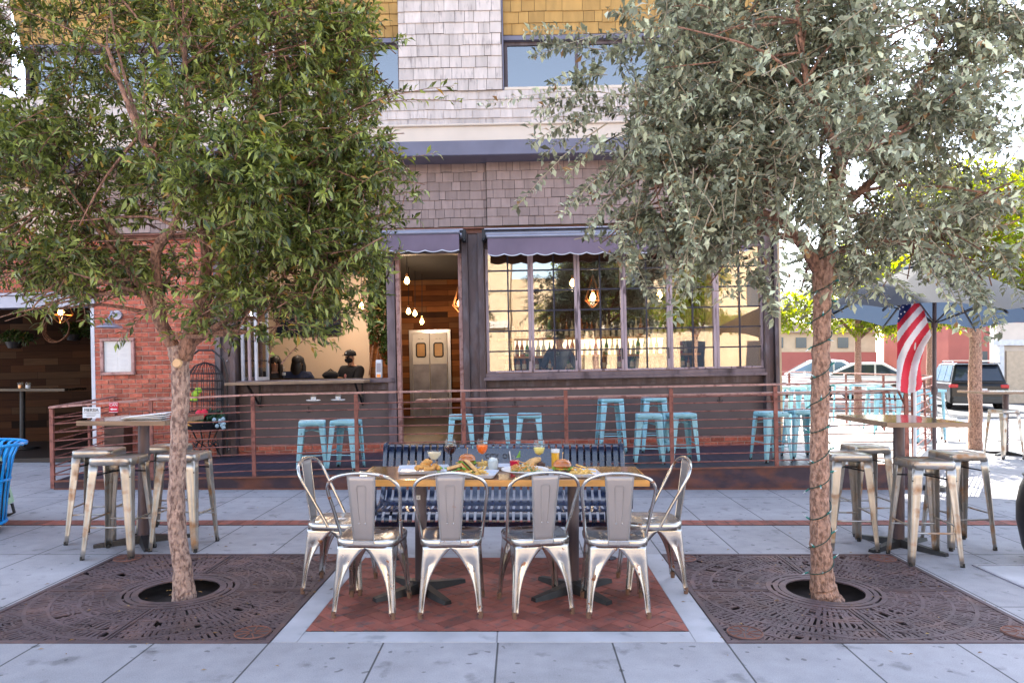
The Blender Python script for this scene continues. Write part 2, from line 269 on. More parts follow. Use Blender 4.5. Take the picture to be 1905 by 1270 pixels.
M = dict(
 concrete=concrete(),
 border=pm('border_concrete', (.43,.43,.47), .8, var=.14, scale=4, bump=.3, bscale=180, base2=(.28,.29,.32), thr=.66, wid=.12),
 asphalt=pm('asphalt', (.09,.09,.095), .9, var=.2, scale=2, bump=.3, bscale=90),
 paver=pm('red_paver', (.25,.075,.055), .75, var=.22, scale=9, rnd=.3, bump=.35, bscale=120, base2=(.13,.07,.065), thr=.6, wid=.15),
 soil=pm('dark_soil', (.03,.022,.02), .95, var=.5, scale=12),
 grate=pm('cast_iron', (.105,.072,.08), .62, .25, var=.3, scale=3, rnd=.12, base2=(.15,.09,.085), thr=.6, wid=.2, bump=.3, bscale=90),
 steel=pm('worn_steel', (.58,.56,.535), .25, .95, var=.13, scale=7, base2=(.28,.12,.06), thr=.665, wid=.05, b2scale=16),
 steelplate=pm('brushed_back_steel', (.36,.33,.325), .45, .6, var=.08, scale=6, base2=(.3,.13,.06), thr=.74, wid=.06, b2scale=14),
 steelw=pm('pale_weathered_steel', (.43,.405,.37), .34, .85, var=.2, scale=7, base2=(.34,.2,.11), thr=.6, wid=.16, b2scale=9),
 blue=pm('pale_blue_paint', (.3,.6,.71), .38, 0, var=.14, scale=6, base2=(.1,.2,.22), thr=.665, wid=.05, b2scale=22),
 black=pm('black_iron', (.022,.022,.026), .45, .3, var=.3, scale=20),
 bench=pm('navy_enamel', (.008,.016,.05), .2, 0, var=.2, scale=20, coat=.8),
 binblue=pm('bright_blue_enamel', (.0,.33,.85), .3, 0, var=.08, coat=.3),
 frame=pm('aged_steel_frame', (.18,.135,.15), .5, .35, var=.2, scale=5, stretch=(1,1,.25), base2=(.07,.045,.045), thr=.6, wid=.2, b2scale=6, bump=.1, bscale=30),
 frame2=pm('dark_steel_column', (.095,.066,.07), .45, .4, var=.3, scale=6, stretch=(1,1,.3), base2=(.16,.13,.14), thr=.58, wid=.2, bump=.15, bscale=30),
 mullion=pm('worn_window_paint', (.42,.31,.33), .6, 0, var=.2, scale=9, stretch=(1,1,.2), base2=(.12,.08,.09), thr=.6, wid=.08, b2scale=14),
 muntin=pm('dark_muntin', (.02,.022,.045), .4, .3, var=.1),
 panel=pm('grey_wall_panel', (.125,.093,.092), .65, 0, var=.12, scale=2.5, bump=.15, bscale=60, base2=(.12,.09,.09), thr=.6, wid=.3),
 rail=pm('oxide_railing', (.27,.105,.085), .55, .35, var=.2, scale=8, base2=(.14,.05,.04), thr=.58, wid=.15),
 railtop=pm('pinkish_rail_top', (.42,.24,.22), .5, .2, var=.2, scale=8, base2=(.22,.1,.09), thr=.58, wid=.15),
 fascia=pm('rusted_plate', (.05,.035,.05), .5, .4, var=.35, scale=3, base2=(.16,.06,.04), thr=.55, wid=.2, b2scale=2.6, stretch=(1,1,2)),
 rustedge=pm('rust_edge', (.2,.08,.055), .7, .2, var=.3, scale=8),
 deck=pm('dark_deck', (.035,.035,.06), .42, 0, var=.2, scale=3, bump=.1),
 deckpale=pm('pale_patio_floor', (.42,.41,.4), .8, 0, var=.1, scale=3, bump=.1),
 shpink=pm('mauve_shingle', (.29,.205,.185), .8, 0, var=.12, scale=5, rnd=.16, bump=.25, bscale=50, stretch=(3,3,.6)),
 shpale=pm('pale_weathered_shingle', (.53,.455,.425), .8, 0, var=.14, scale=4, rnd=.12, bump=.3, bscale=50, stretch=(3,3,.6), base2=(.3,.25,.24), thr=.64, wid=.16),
 shochre=pm('ochre_shingle', (.42,.25,.08), .75, 0, var=.12, scale=4, rnd=.14, bump=.25, bscale=50, stretch=(3,3,.6)),
 cream=pm('cream_fascia', (.62,.52,.44), .7, 0, var=.07, scale=2),
 slate=pm('slate_blue_band', (.14,.135,.19), .5, .1, var=.12, scale=3),
 brick=pm('red_brick', (.42,.1,.06), .8, 0, var=.2, scale=14, rnd=.3, bump=.5, bscale=70, base2=(.5,.19,.12), thr=.6, wid=.2),
 mortar=pm('mortar', (.46,.31,.26), .9, 0, var=.2, scale=20, bump=.3, bscale=80),
 awning=pm('plum_canvas', (.165,.12,.165), .8, 0, var=.12, scale=3),
 awntrim=pm('pale_trim', (.6,.6,.66), .6, 0),
 cover=pm('grey_metal_cover', (.3,.3,.37), .4, .5, var=.1),
 stucco=pm('tan_stucco', (.6,.44,.28), .85, 0, var=.08, scale=2),
 interior=pm('cream_plaster', (.56,.43,.33), .85, 0, var=.05, scale=1.5),
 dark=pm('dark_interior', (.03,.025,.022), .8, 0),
 planks=planks('reclaimed_planks', [(.03,.012,.006),(.16,.055,.018),(.3,.11,.035),(.08,.028,.01),(.3,.15,.07)]),
 planks2=planks('grey_brown_planks', [(.006,.0024,.001),(.032,.0115,.0045),(.06,.025,.011),(.017,.006,.0023),(.08,.045,.025)], w=.7, h=.13),
 table=pm('varnished_wood', (.3,.13,.04), .12, 0, var=.3, scale=3, stretch=(.6,7,7), base2=(.12,.05,.015), thr=.55, wid=.25, coat=.5),
 tableedge=pm('honey_wood_edge', (.6,.28,.07), .35, 0, var=.25, scale=5, stretch=(1,6,6)),
 bartop=pm('dark_varnished_top', (.07,.045,.025), .1, 0, var=.35, scale=3, stretch=(1,8,8), coat=.4),
 baredge=pm('weathered_wood_edge', (.26,.17,.11), .6, 0, var=.3, scale=4, stretch=(1,8,8)),
 white=pm('white_ceramic', (.72,.73,.76), .25, 0, var=.03),
 tray=pm('enamel_tray', (.55,.58,.66), .28, 0, var=.05, coat=.3),
 paper=pm('white_paper', (.75,.76,.8), .7, 0, var=.04),
 glass=glassmat('clear_glass', (.97,.98,.985), 1.38),
 pane=glassmat('window_glass', (.88,.9,.89), 2.7, .07, 1.6),
 pane2=glassmat('upper_window_glass', (.3,.34,.4), 2.9, .03, 1.),
 skin=pm('skin', (.5,.26,.17), .5, 0, var=.05), cloth=pm('black_cloth', (.014,.013,.018), .8, 0), navy=pm('navy_cloth', (.015,.025,.07), .8, 0),
 hair=pm('dark_hair', (.018,.012,.01), .5, 0), bark=None, bark2=None,
 green=pm('leaf_green', (.07,.16,.03), .5, 0, var=.3, scale=20),
 stainless=pm('stainless_steel', (.5,.5,.54), .32, .9, var=.12, scale=3),
 tv=pm('tv_screen', (.01,.014,.03), .12, 0), rubber=pm('rubber', (.02,.02,.02), .8),
 umb=pm('navy_umbrella_canvas', (.035,.05,.09), .8, 0, var=.1), umb2=pm('grey_blue_canvas', (.13,.17,.24), .8, 0, var=.08),
 red=pm('red_cloth', (.62,.02,.05), .7), whitecloth=pm('white_cloth', (.75,.75,.8), .7), bluecloth=pm('blue_cloth', (.015,.03,.14), .7),
 bulb=pm('lit_filament_bulb', (1,.6,.2), .3, emit=(1,.55,.16,9)), copper=pm('copper_wire', (.6,.28,.12), .3, .9),
 bulbw=pm('small_clear_bulb', (.7,.8,.85), .2, 0), wire=pm('green_wire', (.008,.05,.04), .5),
)
def barkmat(name, c, c2, bs=1.):
    m = pm(name, c, .85, 0, var=.3, scale=40, base2=c2, thr=.54, wid=.16, b2scale=55, stretch=(1,1,.5), bump=1., bscale=70)
    for x in m.node_tree.nodes:
        if x.type == 'BUMP': x.inputs['Distance'].default_value = .03*bs
    return m
M['bark'] = barkmat('grey_brown_bark', (.47,.32,.26), (.2,.12,.1)); M['bark2'] = barkmat('reddish_bark', (.45,.27,.2), (.22,.12,.085)); M['limb'] = barkmat('reddish_limb_bark', (.3,.16,.11), (.13,.065,.045), .4)
# ================================================================ SETTING
YF = 10.7
def ground():
    b = MB(); b.add([(-300,-300,-.32),(300,-300,-.32),(300,500,-.32),(-300,500,-.32)], [(0,1,2,3)]); structure(b.build('road', M['asphalt']))
    b = MB(); xs = [-40,-3.115,-1.333,1.086,2.868,40]; ys = [-7,3.8,5.585,19.5]
    for i in range(5):
        for j in range(3):
            if j == 1 and i in (1, 3): continue
            b.add([(xs[i],ys[j],0),(xs[i+1],ys[j],0),(xs[i+1],ys[j+1],0),(xs[i],ys[j+1],0)], [(0,1,2,3)])
    b.add([(40,19.5,0),(-40,19.5,0),(-40,19.5,-.32),(40,19.5,-.32)], [(0,1,2,3)]); b.add([(-40,-7,0),(40,-7,0),(40,-7,-.32),(-40,-7,-.32)], [(0,1,2,3)])
    for x0, x1 in ((-3.115,-1.333),(1.086,2.868)):   # pit walls
        for a, c in (((x0,3.8),(x1,3.8)),((x1,3.8),(x1,5.585)),((x1,5.585),(x0,5.585)),((x0,5.585),(x0,3.8))):
            b.add([(*a,-.12),(*c,-.12),(*c,0),(*a,0)], [(0,1,2,3)])
    structure(b.build('pavement', M['concrete']))
    b = MB()
    for x0, x1 in ((-3.115,-1.333),(1.086,2.868)): b.add([(x0-.01,3.79,-.1),(x1+.01,3.79,-.1),(x1+.01,5.595,-.1),(x0-.01,5.595,-.1)], [(0,1,2,3)])
    structure(b.build('planting_soil', M['soil']))
    # smooth concrete border round the brick mat
    b = MB()
    for q in ((-1.325,3.81,-1.19,5.58),(.925,3.81,1.078,5.58),(-1.187,3.81,-.135,3.962),(-.127,3.81,.922,3.962),(-1.187,5.47,.922,5.58)): b.box(q[0],q[1],.0,q[2],q[3],.004)
    structure(b.build('paving_border', M['border'], bevel=.002))
    # herringbone mat of real bricks
    bm = bmesh.new(); rv = []; lay = bm.faces.layers.float.new('rnd')
    Lb, Wb, g = .2, .1, .004; c45 = Matrix.Rotation(R(45), 4, 'Z'); cen = Vector((-.132, 4.716, 0))
    for i in range(-16, 17):
        for j in range(-16, 17):
            for o in (0, 1):
                ox, oy = (i+2*j)*Wb, (i-2*j)*Wb
                q = (ox, oy, Lb, Wb) if o == 0 else (ox, oy+Wb, Wb, Lb)
                q = (q[0], q[1], q[2], q[3])
                zz = .006+random.random()*.0015; r = random.random()
                x, y, l_, w_ = q; vs = []
                for (a, d, z) in ((x+g/2,y+g/2,0),(x+l_-g/2,y+g/2,0),(x+l_-g/2,y+w_-g/2,0),(x+g/2,y+w_-g/2,0),(x+g/2,y+g/2,zz),(x+l_-g/2,y+g/2,zz),(x+l_-g/2,y+w_-g/2,zz),(x+g/2,y+w_-g/2,zz)):
                    vs.append(bm.verts.new(c45 @ Vector((a,d,z))+cen))
                if (vs[0].co-cen).length > 1.9:
                    for v in vs: bm.verts.remove(v)
                    continue
                for f in ((4,5,6,7),(0,1,5,4),(1,2,6,5),(2,3,7,6),(3,0,4,7)):
                    ff = bm.faces.new([vs[k] for k in f]); ff[lay] = r
    for co, no in (((-1.187,0,0),(-1,0,0)),((.922,0,0),(1,0,0)),((0,3.964,0),(0,-1,0)),((0,5.468,0),(0,1,0))):
        bmesh.ops.bisect_plane(bm, geom=bm.verts[:]+bm.edges[:]+bm.faces[:], plane_co=co, plane_no=no, clear_outer=True)
    me = bpy.data.meshes.new('brick_mat'); bm.to_mesh(me); bm.free(); structure(link('brick_mat', me, M['paver']))
    b = MB(); b.box(-1.187,3.964,.0,.922,5.468,.0035); structure(b.build('brick_mat_bed', M['soil']))
    b = MB(); x = -12.
    while x < 16:
        b.rv = random.random(); b.box(x+.002, 6.6, 0, x+.104, 6.79, .005+random.random()*.001); x += .107
    structure(b.build('brick_band', M['paver']))
    b = MB(); b.box(-12,6.59,0,16,6.8,.003); structure(b.build('brick_band_bed', M['soil']))
    # utility lid in the pavement
    t = thing('utility_cover', 'concrete utility lid with a steel rim set in the pavement at the right edge', 'cover', (3.75,4.95,0))
    b = MB(); b.box(-.42,-.3,0,.42,.3,.006); b.build('lid', M['border'], t, bevel=.003)
    b = MB()
    for q in ((-.45,-.33,.45,-.305),(-.45,.305,.45,.33),(-.45,-.302,-.425,.302),(.425,-.302,.45,.302)): b.box(q[0],q[1],0,q[2],q[3],.009)
    b.build('rim', M['cover'], t); b = MB(); b.box(-.06,-.02,.0065,.06,.02,.008); b.build('lift_slot', M['black'], t)
    # parking lot paving, far kerb
    b = MB(); b.box(-20,60,-.32,60,64,-.18); structure(b.build('kerb', M['border']))
ground()
# ---------------------------------------------------------------- tree grates
def grate(x0, label):
    t = thing('tree_grate', label, 'tree grate', (x0, 4.692, 0), 0, 'cast iron tree grates'); H = .891
    bm = bmesh.new(); lay = bm.faces.layers.float.new('rnd')
    def quad(pts, z):
        vs = [bm.verts.new((p[0], p[1], z)) for p in pts]; f = bm.faces.new(vs); r = random.random(); f[lay] = r
        n = len(pts)
        lo = [bm.verts.new((p[0], p[1], z-.008)) for p in pts]
        for i in range(n):
            q = bm.faces.new((vs[i], lo[i], lo[(i+1) % n], vs[(i+1) % n])); q[lay] = r*.5
    def ring(cx, cy, r, wd, z, n, a0=0, a1=2*math.pi):
        z += random.random()*.0012; r0, r1 = r-wd/2, r+wd/2
        for i in range(n):
            a, c = a0+(a1-a0)*i/n, a0+(a1-a0)*(i+1)/n
            quad([(cx+r0*math.cos(a),cy+r0*math.sin(a)),(cx+r1*math.cos(a),cy+r1*math.sin(a)),(cx+r1*math.cos(c),cy+r1*math.sin(c)),(cx+r0*math.cos(c),cy+r0*math.sin(c))], z)
    def spoke(a, r0, r1, wd, z):
        c, s = math.cos(a), math.sin(a); n = (-s*wd/2, c*wd/2); z += random.random()*.0012
        quad([(r0*c-n[0],r0*s-n[1]),(r1*c-n[0],r1*s-n[1]),(r1*c+n[0],r1*s+n[1]),(r0*c+n[0],r0*s+n[1])], z)
    for r, wd in ((.262,.04),(.305,.03),(.35,.03)): ring(0,0,r,wd,.004,64)
    for k in range(12): spoke(k*math.pi/6+.1, .24, .366, .03, .0025)
    for r, wd in ((.42,.014),(.56,.02),(.72,.016),(.84,.022),(1.0,.016),(1.15,.014)): ring(0,0,r,wd,.003,72)
    for r0, r1, n, wd in ((.36,.56,92,.0185),(.56,.72,124,.0195),(.72,.84,150,.0205),(.84,1.02,176,.021),(1.02,1.27,200,.0225)):
        for k in range(n):
            if random.random() < .95: spoke(2*math.pi*(k+random.random()*.15)/n, r0, r1, wd, 0)
        for k in range(int(n*1.1)):
            rr = random.uniform(r0, r1); a = random.random()*6.3; ring(0,0,rr,.012,.0,2,a,a+.06/rr*random.uniform(.6,1.6))
    for r, R_, n in ((.49,.08,20),(.64,.085,24),(.78,.07,30),(.93,.09,32),(1.1,.1,34),(.56,.05,26),(.86,.045,40)):
        for k in range(n):
            a = 2*math.pi*k/n; ring(r*math.cos(a), r*math.sin(a), R_*random.uniform(.85,1.1), .012, .0015, 18)
    for k in range(130):
        x, y = random.uniform(-H,H), random.uniform(-H,H)
        if math.hypot(x,y) > .4: ring(x, y, random.uniform(.04,.12), .011, .002, 12, random.random()*6, random.random()*6+3)
    for co, no in (((-H,0,0),(-1,0,0)),((H,0,0),(1,0,0)),((0,-H,0),(0,-1,0)),((0,H,0),(0,1,0))):
        bmesh.ops.bisect_plane(bm, geom=bm.verts[:]+bm.edges[:]+bm.faces[:], plane_co=co, plane_no=no, clear_outer=True)
    me = bpy.data.meshes.new('lattice'); bm.to_mesh(me); bm.free(); link('lattice', me, M['grate'], t)
    b = MB(); e = .032
    for q in ((-H,-H,H,-H+e),(-H,H-e,H,H),(-H,-H+e,-H+e,H-e),(H-e,-H+e,H,H-e)): b.box(q[0],q[1],-.03,q[2],q[3],.0065)
    b.build('border_frame', M['grate'], t, bevel=.002)
    b = MB()
    for s in (-1,1):
        for k in (-1,1):
            b = MB(); b.box(k*.012-.007, min(s*.37,s*(H-.03)), -.01, k*.012+.007, max(s*.37,s*(H-.03)), .0072); b.build('seam_bar', M['grate'], t)
            b = MB(); b.box(min(s*.37,s*(H-.03)), k*.012-.007, -.01, max(s*.37,s*(H-.03)), k*.012+.007, .0072); b.build('seam_bar', M['grate'], t)
    for sx in (-1,1):
        for sy in (-1,1):
            b = MB(); c = (sx*.755, sy*.755, 0); b.cyl((c[0],c[1],-.02), .1, .0285, 32); 
            d = MB()
            ring_pts = [(c[0]+.093*math.cos(a*.2618), c[1]+.093*math.sin(a*.2618), .009) for a in range(24)]
            d.tube(ring_pts, .004, 5, True)
            for k in range(9):
                a = k*2*math.pi/9; d.bar((c[0]+.02*math.cos(a),c[1]+.02*math.sin(a),.0095),(c[0]+.088*math.cos(a+.25),c[1]+.088*math.sin(a+.25),.0095),.006,.004)
            mo = b.build('medallion', M['grate'], t); d.build('emblem', M['rustedge'], mo)
    return t
grate(-2.224, 'square cast iron grate around the left tree with a sun medallion at its near corner')
grate(1.977, 'square cast iron grate around the right tree that is wrapped in string lights')

# ================================================================ RESTAURANT
B = bthing('restaurant_building', 'restaurant with plum awnings, gridded steel windows and weathered shingles above', 'building')
XL, XR = -12.0, 3.9
def shingles(name, m, x0, x1, zs, yfun, wmin, wmax, xclip=None, par=B):
    b = MB()
    for k in range(len(zs)-1):
        z0, z1 = zs[k], zs[k+1]; x = x0-random.random()*.1
        while x < x1:
            wd = random.uniform(wmin, wmax); a, c = max(x, x0), min(x+wd, x1)
            if c-a > .02:
                b.rv = random.random()*.98+.01; dz = random.uniform(-.006,.006); th = .012+random.random()*.008
                yb, yt = yfun(z0)-th, yfun(z1)-.001; g = .003
                v = [(a+g,yb,z0+dz),(c-g,yb,z0+dz),(c-g,yt,z1),(a+g,yt,z1),(a+g,yb+th,z0+dz),(c-g,yb+th,z0+dz)]
                b.add(v, [(0,1,2,3),(4,5,1,0),(4,0,3),(1,5,2)])
            x += wd
    o = b.build(name, m, par); b = MB(); v = []
    for k, z in enumerate(zs): v += [(x0, yfun(z)+.004, z), (x1, yfun(z)+.004, z)]
    b.add(v, [(2*k,2*k+1,2*k+3,2*k+2) for k in range(len(zs)-1)]); b.build('shingle_backing', M['dark'], o)
    return o
# --- body behind everything (floors 2 and 3, side and rear)
b = MB(); b.box(XL, YF+.02, 3.62, XR-.12, 22, 4.55); b.build('upper_floor', M['interior'], B)
b = MB(); b.box(XR-.12, YF+.02, -.25, XR, 22, 12); b.box(XL, 21.8, -.3, XR-.125, 22, 12); b.build('side_wall', M['stucco'], B)
b = MB(); b.box(XL, YF, 4.56, XR-.125, 21.79, 4.62); b.box(XL, YF, 11.8, XR-.13, 21.79, 12); b.build('roof_slab', M['cream'], B)
b = MB(); b.box(XL, YF+.5, 7.0, XR-.13, YF+.7, 11.79); b.build('top_storey_wall', M['cream'], B)
# lower shingle skirt (two planes with a joint near px 915)
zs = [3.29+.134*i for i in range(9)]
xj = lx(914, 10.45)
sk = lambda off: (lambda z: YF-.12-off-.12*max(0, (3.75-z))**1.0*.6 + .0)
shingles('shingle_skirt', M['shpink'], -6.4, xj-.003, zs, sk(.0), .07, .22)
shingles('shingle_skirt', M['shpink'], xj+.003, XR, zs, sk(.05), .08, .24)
b = MB(); b.box(-6.4, YF-.1, 3.2, XR, YF+.0, 3.285); b.box(-6.4,YF-.155,3.262,XR,YF-.102,3.283); b.build('header_beam', M['rustedge'], B)
b = MB(); b.box(-6.4, YF-.16, 3.29, XR-.001, YF+.015, 4.35); b = MB()
# bands
zb = 4.2
b = MB(); b.box(XL, YF-.55, 4.22, XR+.05, YF-.02, 4.43); b.build('slate_band', M['slate'], B, bevel=.01)
b = MB(); b.box(XL, YF-.5, 4.433, XR, YF-.02, 4.66); b.box(XL, YF-.535, 4.645, XR+.03, YF-.02, 4.675); b.build('cream_band', M['cream'], B, bevel=.008)
# pale shingles of first floor
yw = lambda z: YF-.34
WZ0, WZ1 = 5.21, 5.97     # upper window heights
PX0, PX1 = lx(757, 10.25), lx(948, 10.25)
shingles('pale_shingles', M['shpale'], XL+3, XR, [4.68+.131*i for i in range(5)], yw, .09, .3)
wj = 4.68+.131*4
shingles('shingle_pilaster', M['shpale'], PX0-.02, PX1+.0, [wj+.163*i for i in range(16)], lambda z: YF-.36, .09, .32)
b = MB(); b.box(PX0-.02, YF-.35, wj, PX0-.001, YF+.1, 7.5); b.build('pilaster_side', M['slate'], B); b = MB(); b.box(PX1+.004, YF-.35, wj, PX1+.024, YF+.1, 7.5); b.build('pilaster_side', M['slate'], B)
# cream sill, windows, ochre flared shingles in the bays
bays = [(lx(570,10.4)-.3, PX0-.022), (PX1+.026, lx(1262,10.4)+.25), (2.2+.6, XR-.1), (-7.2,-3.75)]
b = MB(); b.box(XL+3, YF-.345, wj+.002, PX0-.022, YF-.1, wj+.045); b.box(PX1+.026, YF-.345, wj+.002, XR-.001, YF-.1, wj+.045); b.build('window_sill', M['cream'], B, bevel=.006)
shingles('pale_shingles', M['shpale'], bays[1][1]+.003, bays[2][0]-.003, [wj+.163*i for i in range(1,14)], lambda z: YF-.36, .09, .32)
shingles('pale_shingles', M['shpale'], bays[3][1]+.003, bays[0][0]-.003, [wj+.163*i for i in range(1,14)], lambda z: YF-.36, .09, .32)
shingles('pale_shingles', M['shpale'], XL+3, bays[3][0]-.003, [wj+.163*i for i in range(1,14)], lambda z: YF-.36, .09, .32)
for bi, (x0, x1) in enumerate(bays):
    shingles('ochre_shingles', M['shochre'], x0, x1, [WZ1+.1+.142*i for i in range(9)], lambda z: YF-.12-(z-WZ1)*.42, .1, .3)
    b = MB(); b.box(x0, YF-.17, WZ1+.03, x1, YF+.0, WZ1+.095); b.build('head_trim', M['slate'], B)
    wn = MB(); n = 2 if x1-x0 > 1.3 else 1
    xs = [x0+.03+(x1-x0-.06)*i/n*(.8 if i == 1 and bi == 1 else 1) for i in range(n+1)] if n == 2 else [x0+.1, x1-.02]
    zz0 = wj+.05
    for i, xx in enumerate(xs): wn.box(xx-.022, YF-.1, zz0, xx+.022, YF-.04, WZ1+.03)
    for i in range(len(xs)-1):
        wn.box(xs[i]+.0221, YF-.098, zz0, xs[i+1]-.0221, YF-.042, zz0+.04); wn.box(xs[i]+.0221, YF-.098, WZ1-.02, xs[i+1]-.0221, YF-.042, WZ1+.028)
    wo = wn.build('upper_window', M['frame2'], B)
    g = MB()
    for i in range(len(xs)-1): g.box(xs[i]+.022, YF-.075, zz0+.03, xs[i+1]-.022, YF-.07, WZ1-.02)
    g.build('pane', M['pane2'], wo)
    g = MB(); g.box(x0, YF-.02, zz0, x1, YF+.0, WZ1+.1)
    for k in range(9): g.box(x0, YF-.05, WZ1-.03-k*.028, x1, YF-.03, WZ1-.015-k*.028)
    g.build('blind', pm('blind_dark', (.12,.11,.1), .8) if bi == 0 else bpy.data.materials['blind_dark'], wo)
b = MB(); b.box(XL, YF-.3, 7.4, XR-.14, YF+.5, 11.79); b.build('upper_facade', M['shpale'], B)
b = MB(); b.box(XL,YF-.338,4.56,XR-.002,YF+.015,wj-.0)
b.build('first_floor_wall', M['cream'], B)

# --- ground floor: columns
def col(px0, px1, z1=3.2, y0=YF-.14, m='frame2', name='steel_column'):
    x0, x1 = lx(px0, YF-.1), lx(px1, YF-.1); b = MB(); f = .05; w_ = (x1-x0)*.28
    b.box(x0, y0, -.12, x0+w_, YF+.1, z1); b.box(x1-w_, y0, -.12, x1, YF+.1, z1); b.box(x0+w_+.001, y0+.06, -.12, x1-w_-.001, YF+.08, z1)
    return b.build(name, M[m], B, bevel=.004)
col(405, 442); col(866, 907); col(1426, 1452)
b = MB()
for z in (.1,.75,1.4,2.05,2.7): b.ball((lx(420,10.5), YF-.085, z), .011, 8, 5)
b.build('bolt', M['awntrim'], B)
# left opening (px 0..175): beam, white edge post
b = MB(); b.box(-11.9, YF-.1, 2.24, lx(181,10.6), YF+.15, 2.42); b.box(-11.9,YF-.14,2.42,lx(181,10.6),YF+.15,2.46); b.build('lintel', M['cover'], B, bevel=.005)
b = MB(); b.box(lx(170,10.6), YF-.06, -.12, lx(177,10.6), YF+.1, 2.238); b.build('door_track', M['awntrim'], B)
# brick pier
bx0, bx1 = lx(181,10.65), lx(404,10.65)
def brickwall(x0, x1, z0, z1, y, name='brick_wall', sol=False):
    b = MB(); z = z0; k = 0; hh, ww = .0685, .2
    while z < z1:
        x = x0-(ww/2 if k % 2 else 0)
        while x < x1:
            a, c = max(x, x0), min(x+ww-.012, x1)
            if c-a > .03:
                b.rv = random.random()*.98+.01; e = random.uniform(-.004,.005); z2 = min(z+hh-.011, z1); b.box(a, y-.012+e, z+random.uniform(-.002,.002), c, y+.05, z2)
            x += ww
        z += hh; k += 1
    o = b.build(name, M['brick'], B, bevel=.004); m = MB(); m.box(x0+.004, y+.0, z0-.1, x1-.004, y+.2, z1); m.build('mortar', M['mortar'], o); return o
brickwall(bx0, bx1, -.14, 3.2, YF-.05)
brickwall(XL, bx0-.003, 2.47, 3.3, YF-.05)
b = MB(); b.box(XL, YF-.03, 3.31, -6.41, YF+.02, 4.2); b.build('upper_plaster', M['interior'], B)
# wall base courses + panels, left (px 442..738), right (907..1426)
xa, xb = lx(442,10.6), lx(738,10.6); xc, xd = lx(907,10.6), lx(1426,10.6); xe = lx(748,10.6)
for x0, x1 in ((xa+.002, xb-.03), (xc+.002, xd-.002)): brickwall(x0, x1, .0, .13, YF-.06, 'brick_plinth')
b = MB(); b.box(xa, YF, .12, xb-.02, YF+.12, 1.03); b.box(xc, YF, .12, xd, YF+.12, 1.03)
b.build('wall_panel', M['panel'], B)
b = MB()
for x0, x1 in ((xa+.001, xb-.02), (xc+.001, xd)): b.box(x0, YF-.03, .93, x1, YF-.001, 1.03); b.box(x0, YF-.012, .13, x1, YF-.001, .16)
b.build('panel_rail', M['frame2'], B)
# sills
b = MB(); b.box(xc-.03, YF-.12, 1.035, xd+.02, YF+.1, 1.135); b.box(xc-.03, YF-.15, 1.03, xd+.02, YF-.121, 1.075); b.build('window_sill', M['frame'], B, bevel=.006)
b = MB(); b.box(xa, YF-.1, 1.035, xb-.01, YF+.1, 1.10); b.build('window_sill', M['frame'], B, bevel=.006)
# drink counter on the left sill
b = MB(); b.box(lx(425,10.25), YF-.55, 1.045, lx(683,10.25), YF-.13, 1.085); cw = b.build('counter_shelf', M['baredge'], B, bevel=.004)
b = MB()
for px in (478, 672): x = lx(px, 10.5); b.bar((x, YF-.5, 1.035), (x, YF-.03, .72), .02, .03); b.bar((x, YF-.03, .7), (x, YF-.03, 1.03), .03, .02)
b.build('shelf_bracket', M['black'], cw)
b = MB(); b.box(xa+.6, YF-.3, 1.09, xa+.6, YF-.3, 1.09)
# little anchor hooks on the panels
for px, py in ((573,762),(958,752),(1148,747),(1340,743)):
    p = L(px, py, 10.66); b = MB(); b.bar((p.x,YF-.012,p.z+.05),(p.x,YF-.012,p.z-.03),.008,.008,(0,1,0))
    b.tube([(p.x+.04*math.sin(a), YF-.016-.01*abs(math.cos(a)), p.z-.0-.035*math.cos(a)) for a in [R(-75+15*i) for i in range(11)]], .006, 5); b.bar((p.x-.02,YF-.012,p.z+.035),(p.x+.02,YF-.012,p.z+.035),.006,.006,(0,1,0))
    b.build('anchor_hook', M['black'], B)
# header / jambs
ZT = 3.2
b = MB(); b.box(xa, YF-.06, 2.86, xb-.01, YF+.1, ZT); b.box(xc, YF-.06, 2.98, xd, YF+.1, ZT); b.box(xe+.02, YF-.06, 2.92, lx(864,10.6), YF+.1, ZT); b.build('window_header', M['frame2'], B)
b = MB(); b.box(lx(724,10.6), YF-.08, .0, lx(739,10.6), YF+.1, 2.92); b.build('door_jamb', M['frame'], B, bevel=.004)
b = MB(); b.box(lx(740.5,10.6), YF-.05, .0, lx(748,10.6), YF+.08, 2.92); b.box(lx(858,10.6), YF-.05, 0, lx(865,10.6), YF+.08, 2.92); b.build('door_frame', M['railtop'], B, bevel=.003)
b = MB(); b.box(lx(748.5,10.6), YF-.2, -.01, lx(858,10.6), YF+.3, .03); b.build('door_threshold', M['black'], B)
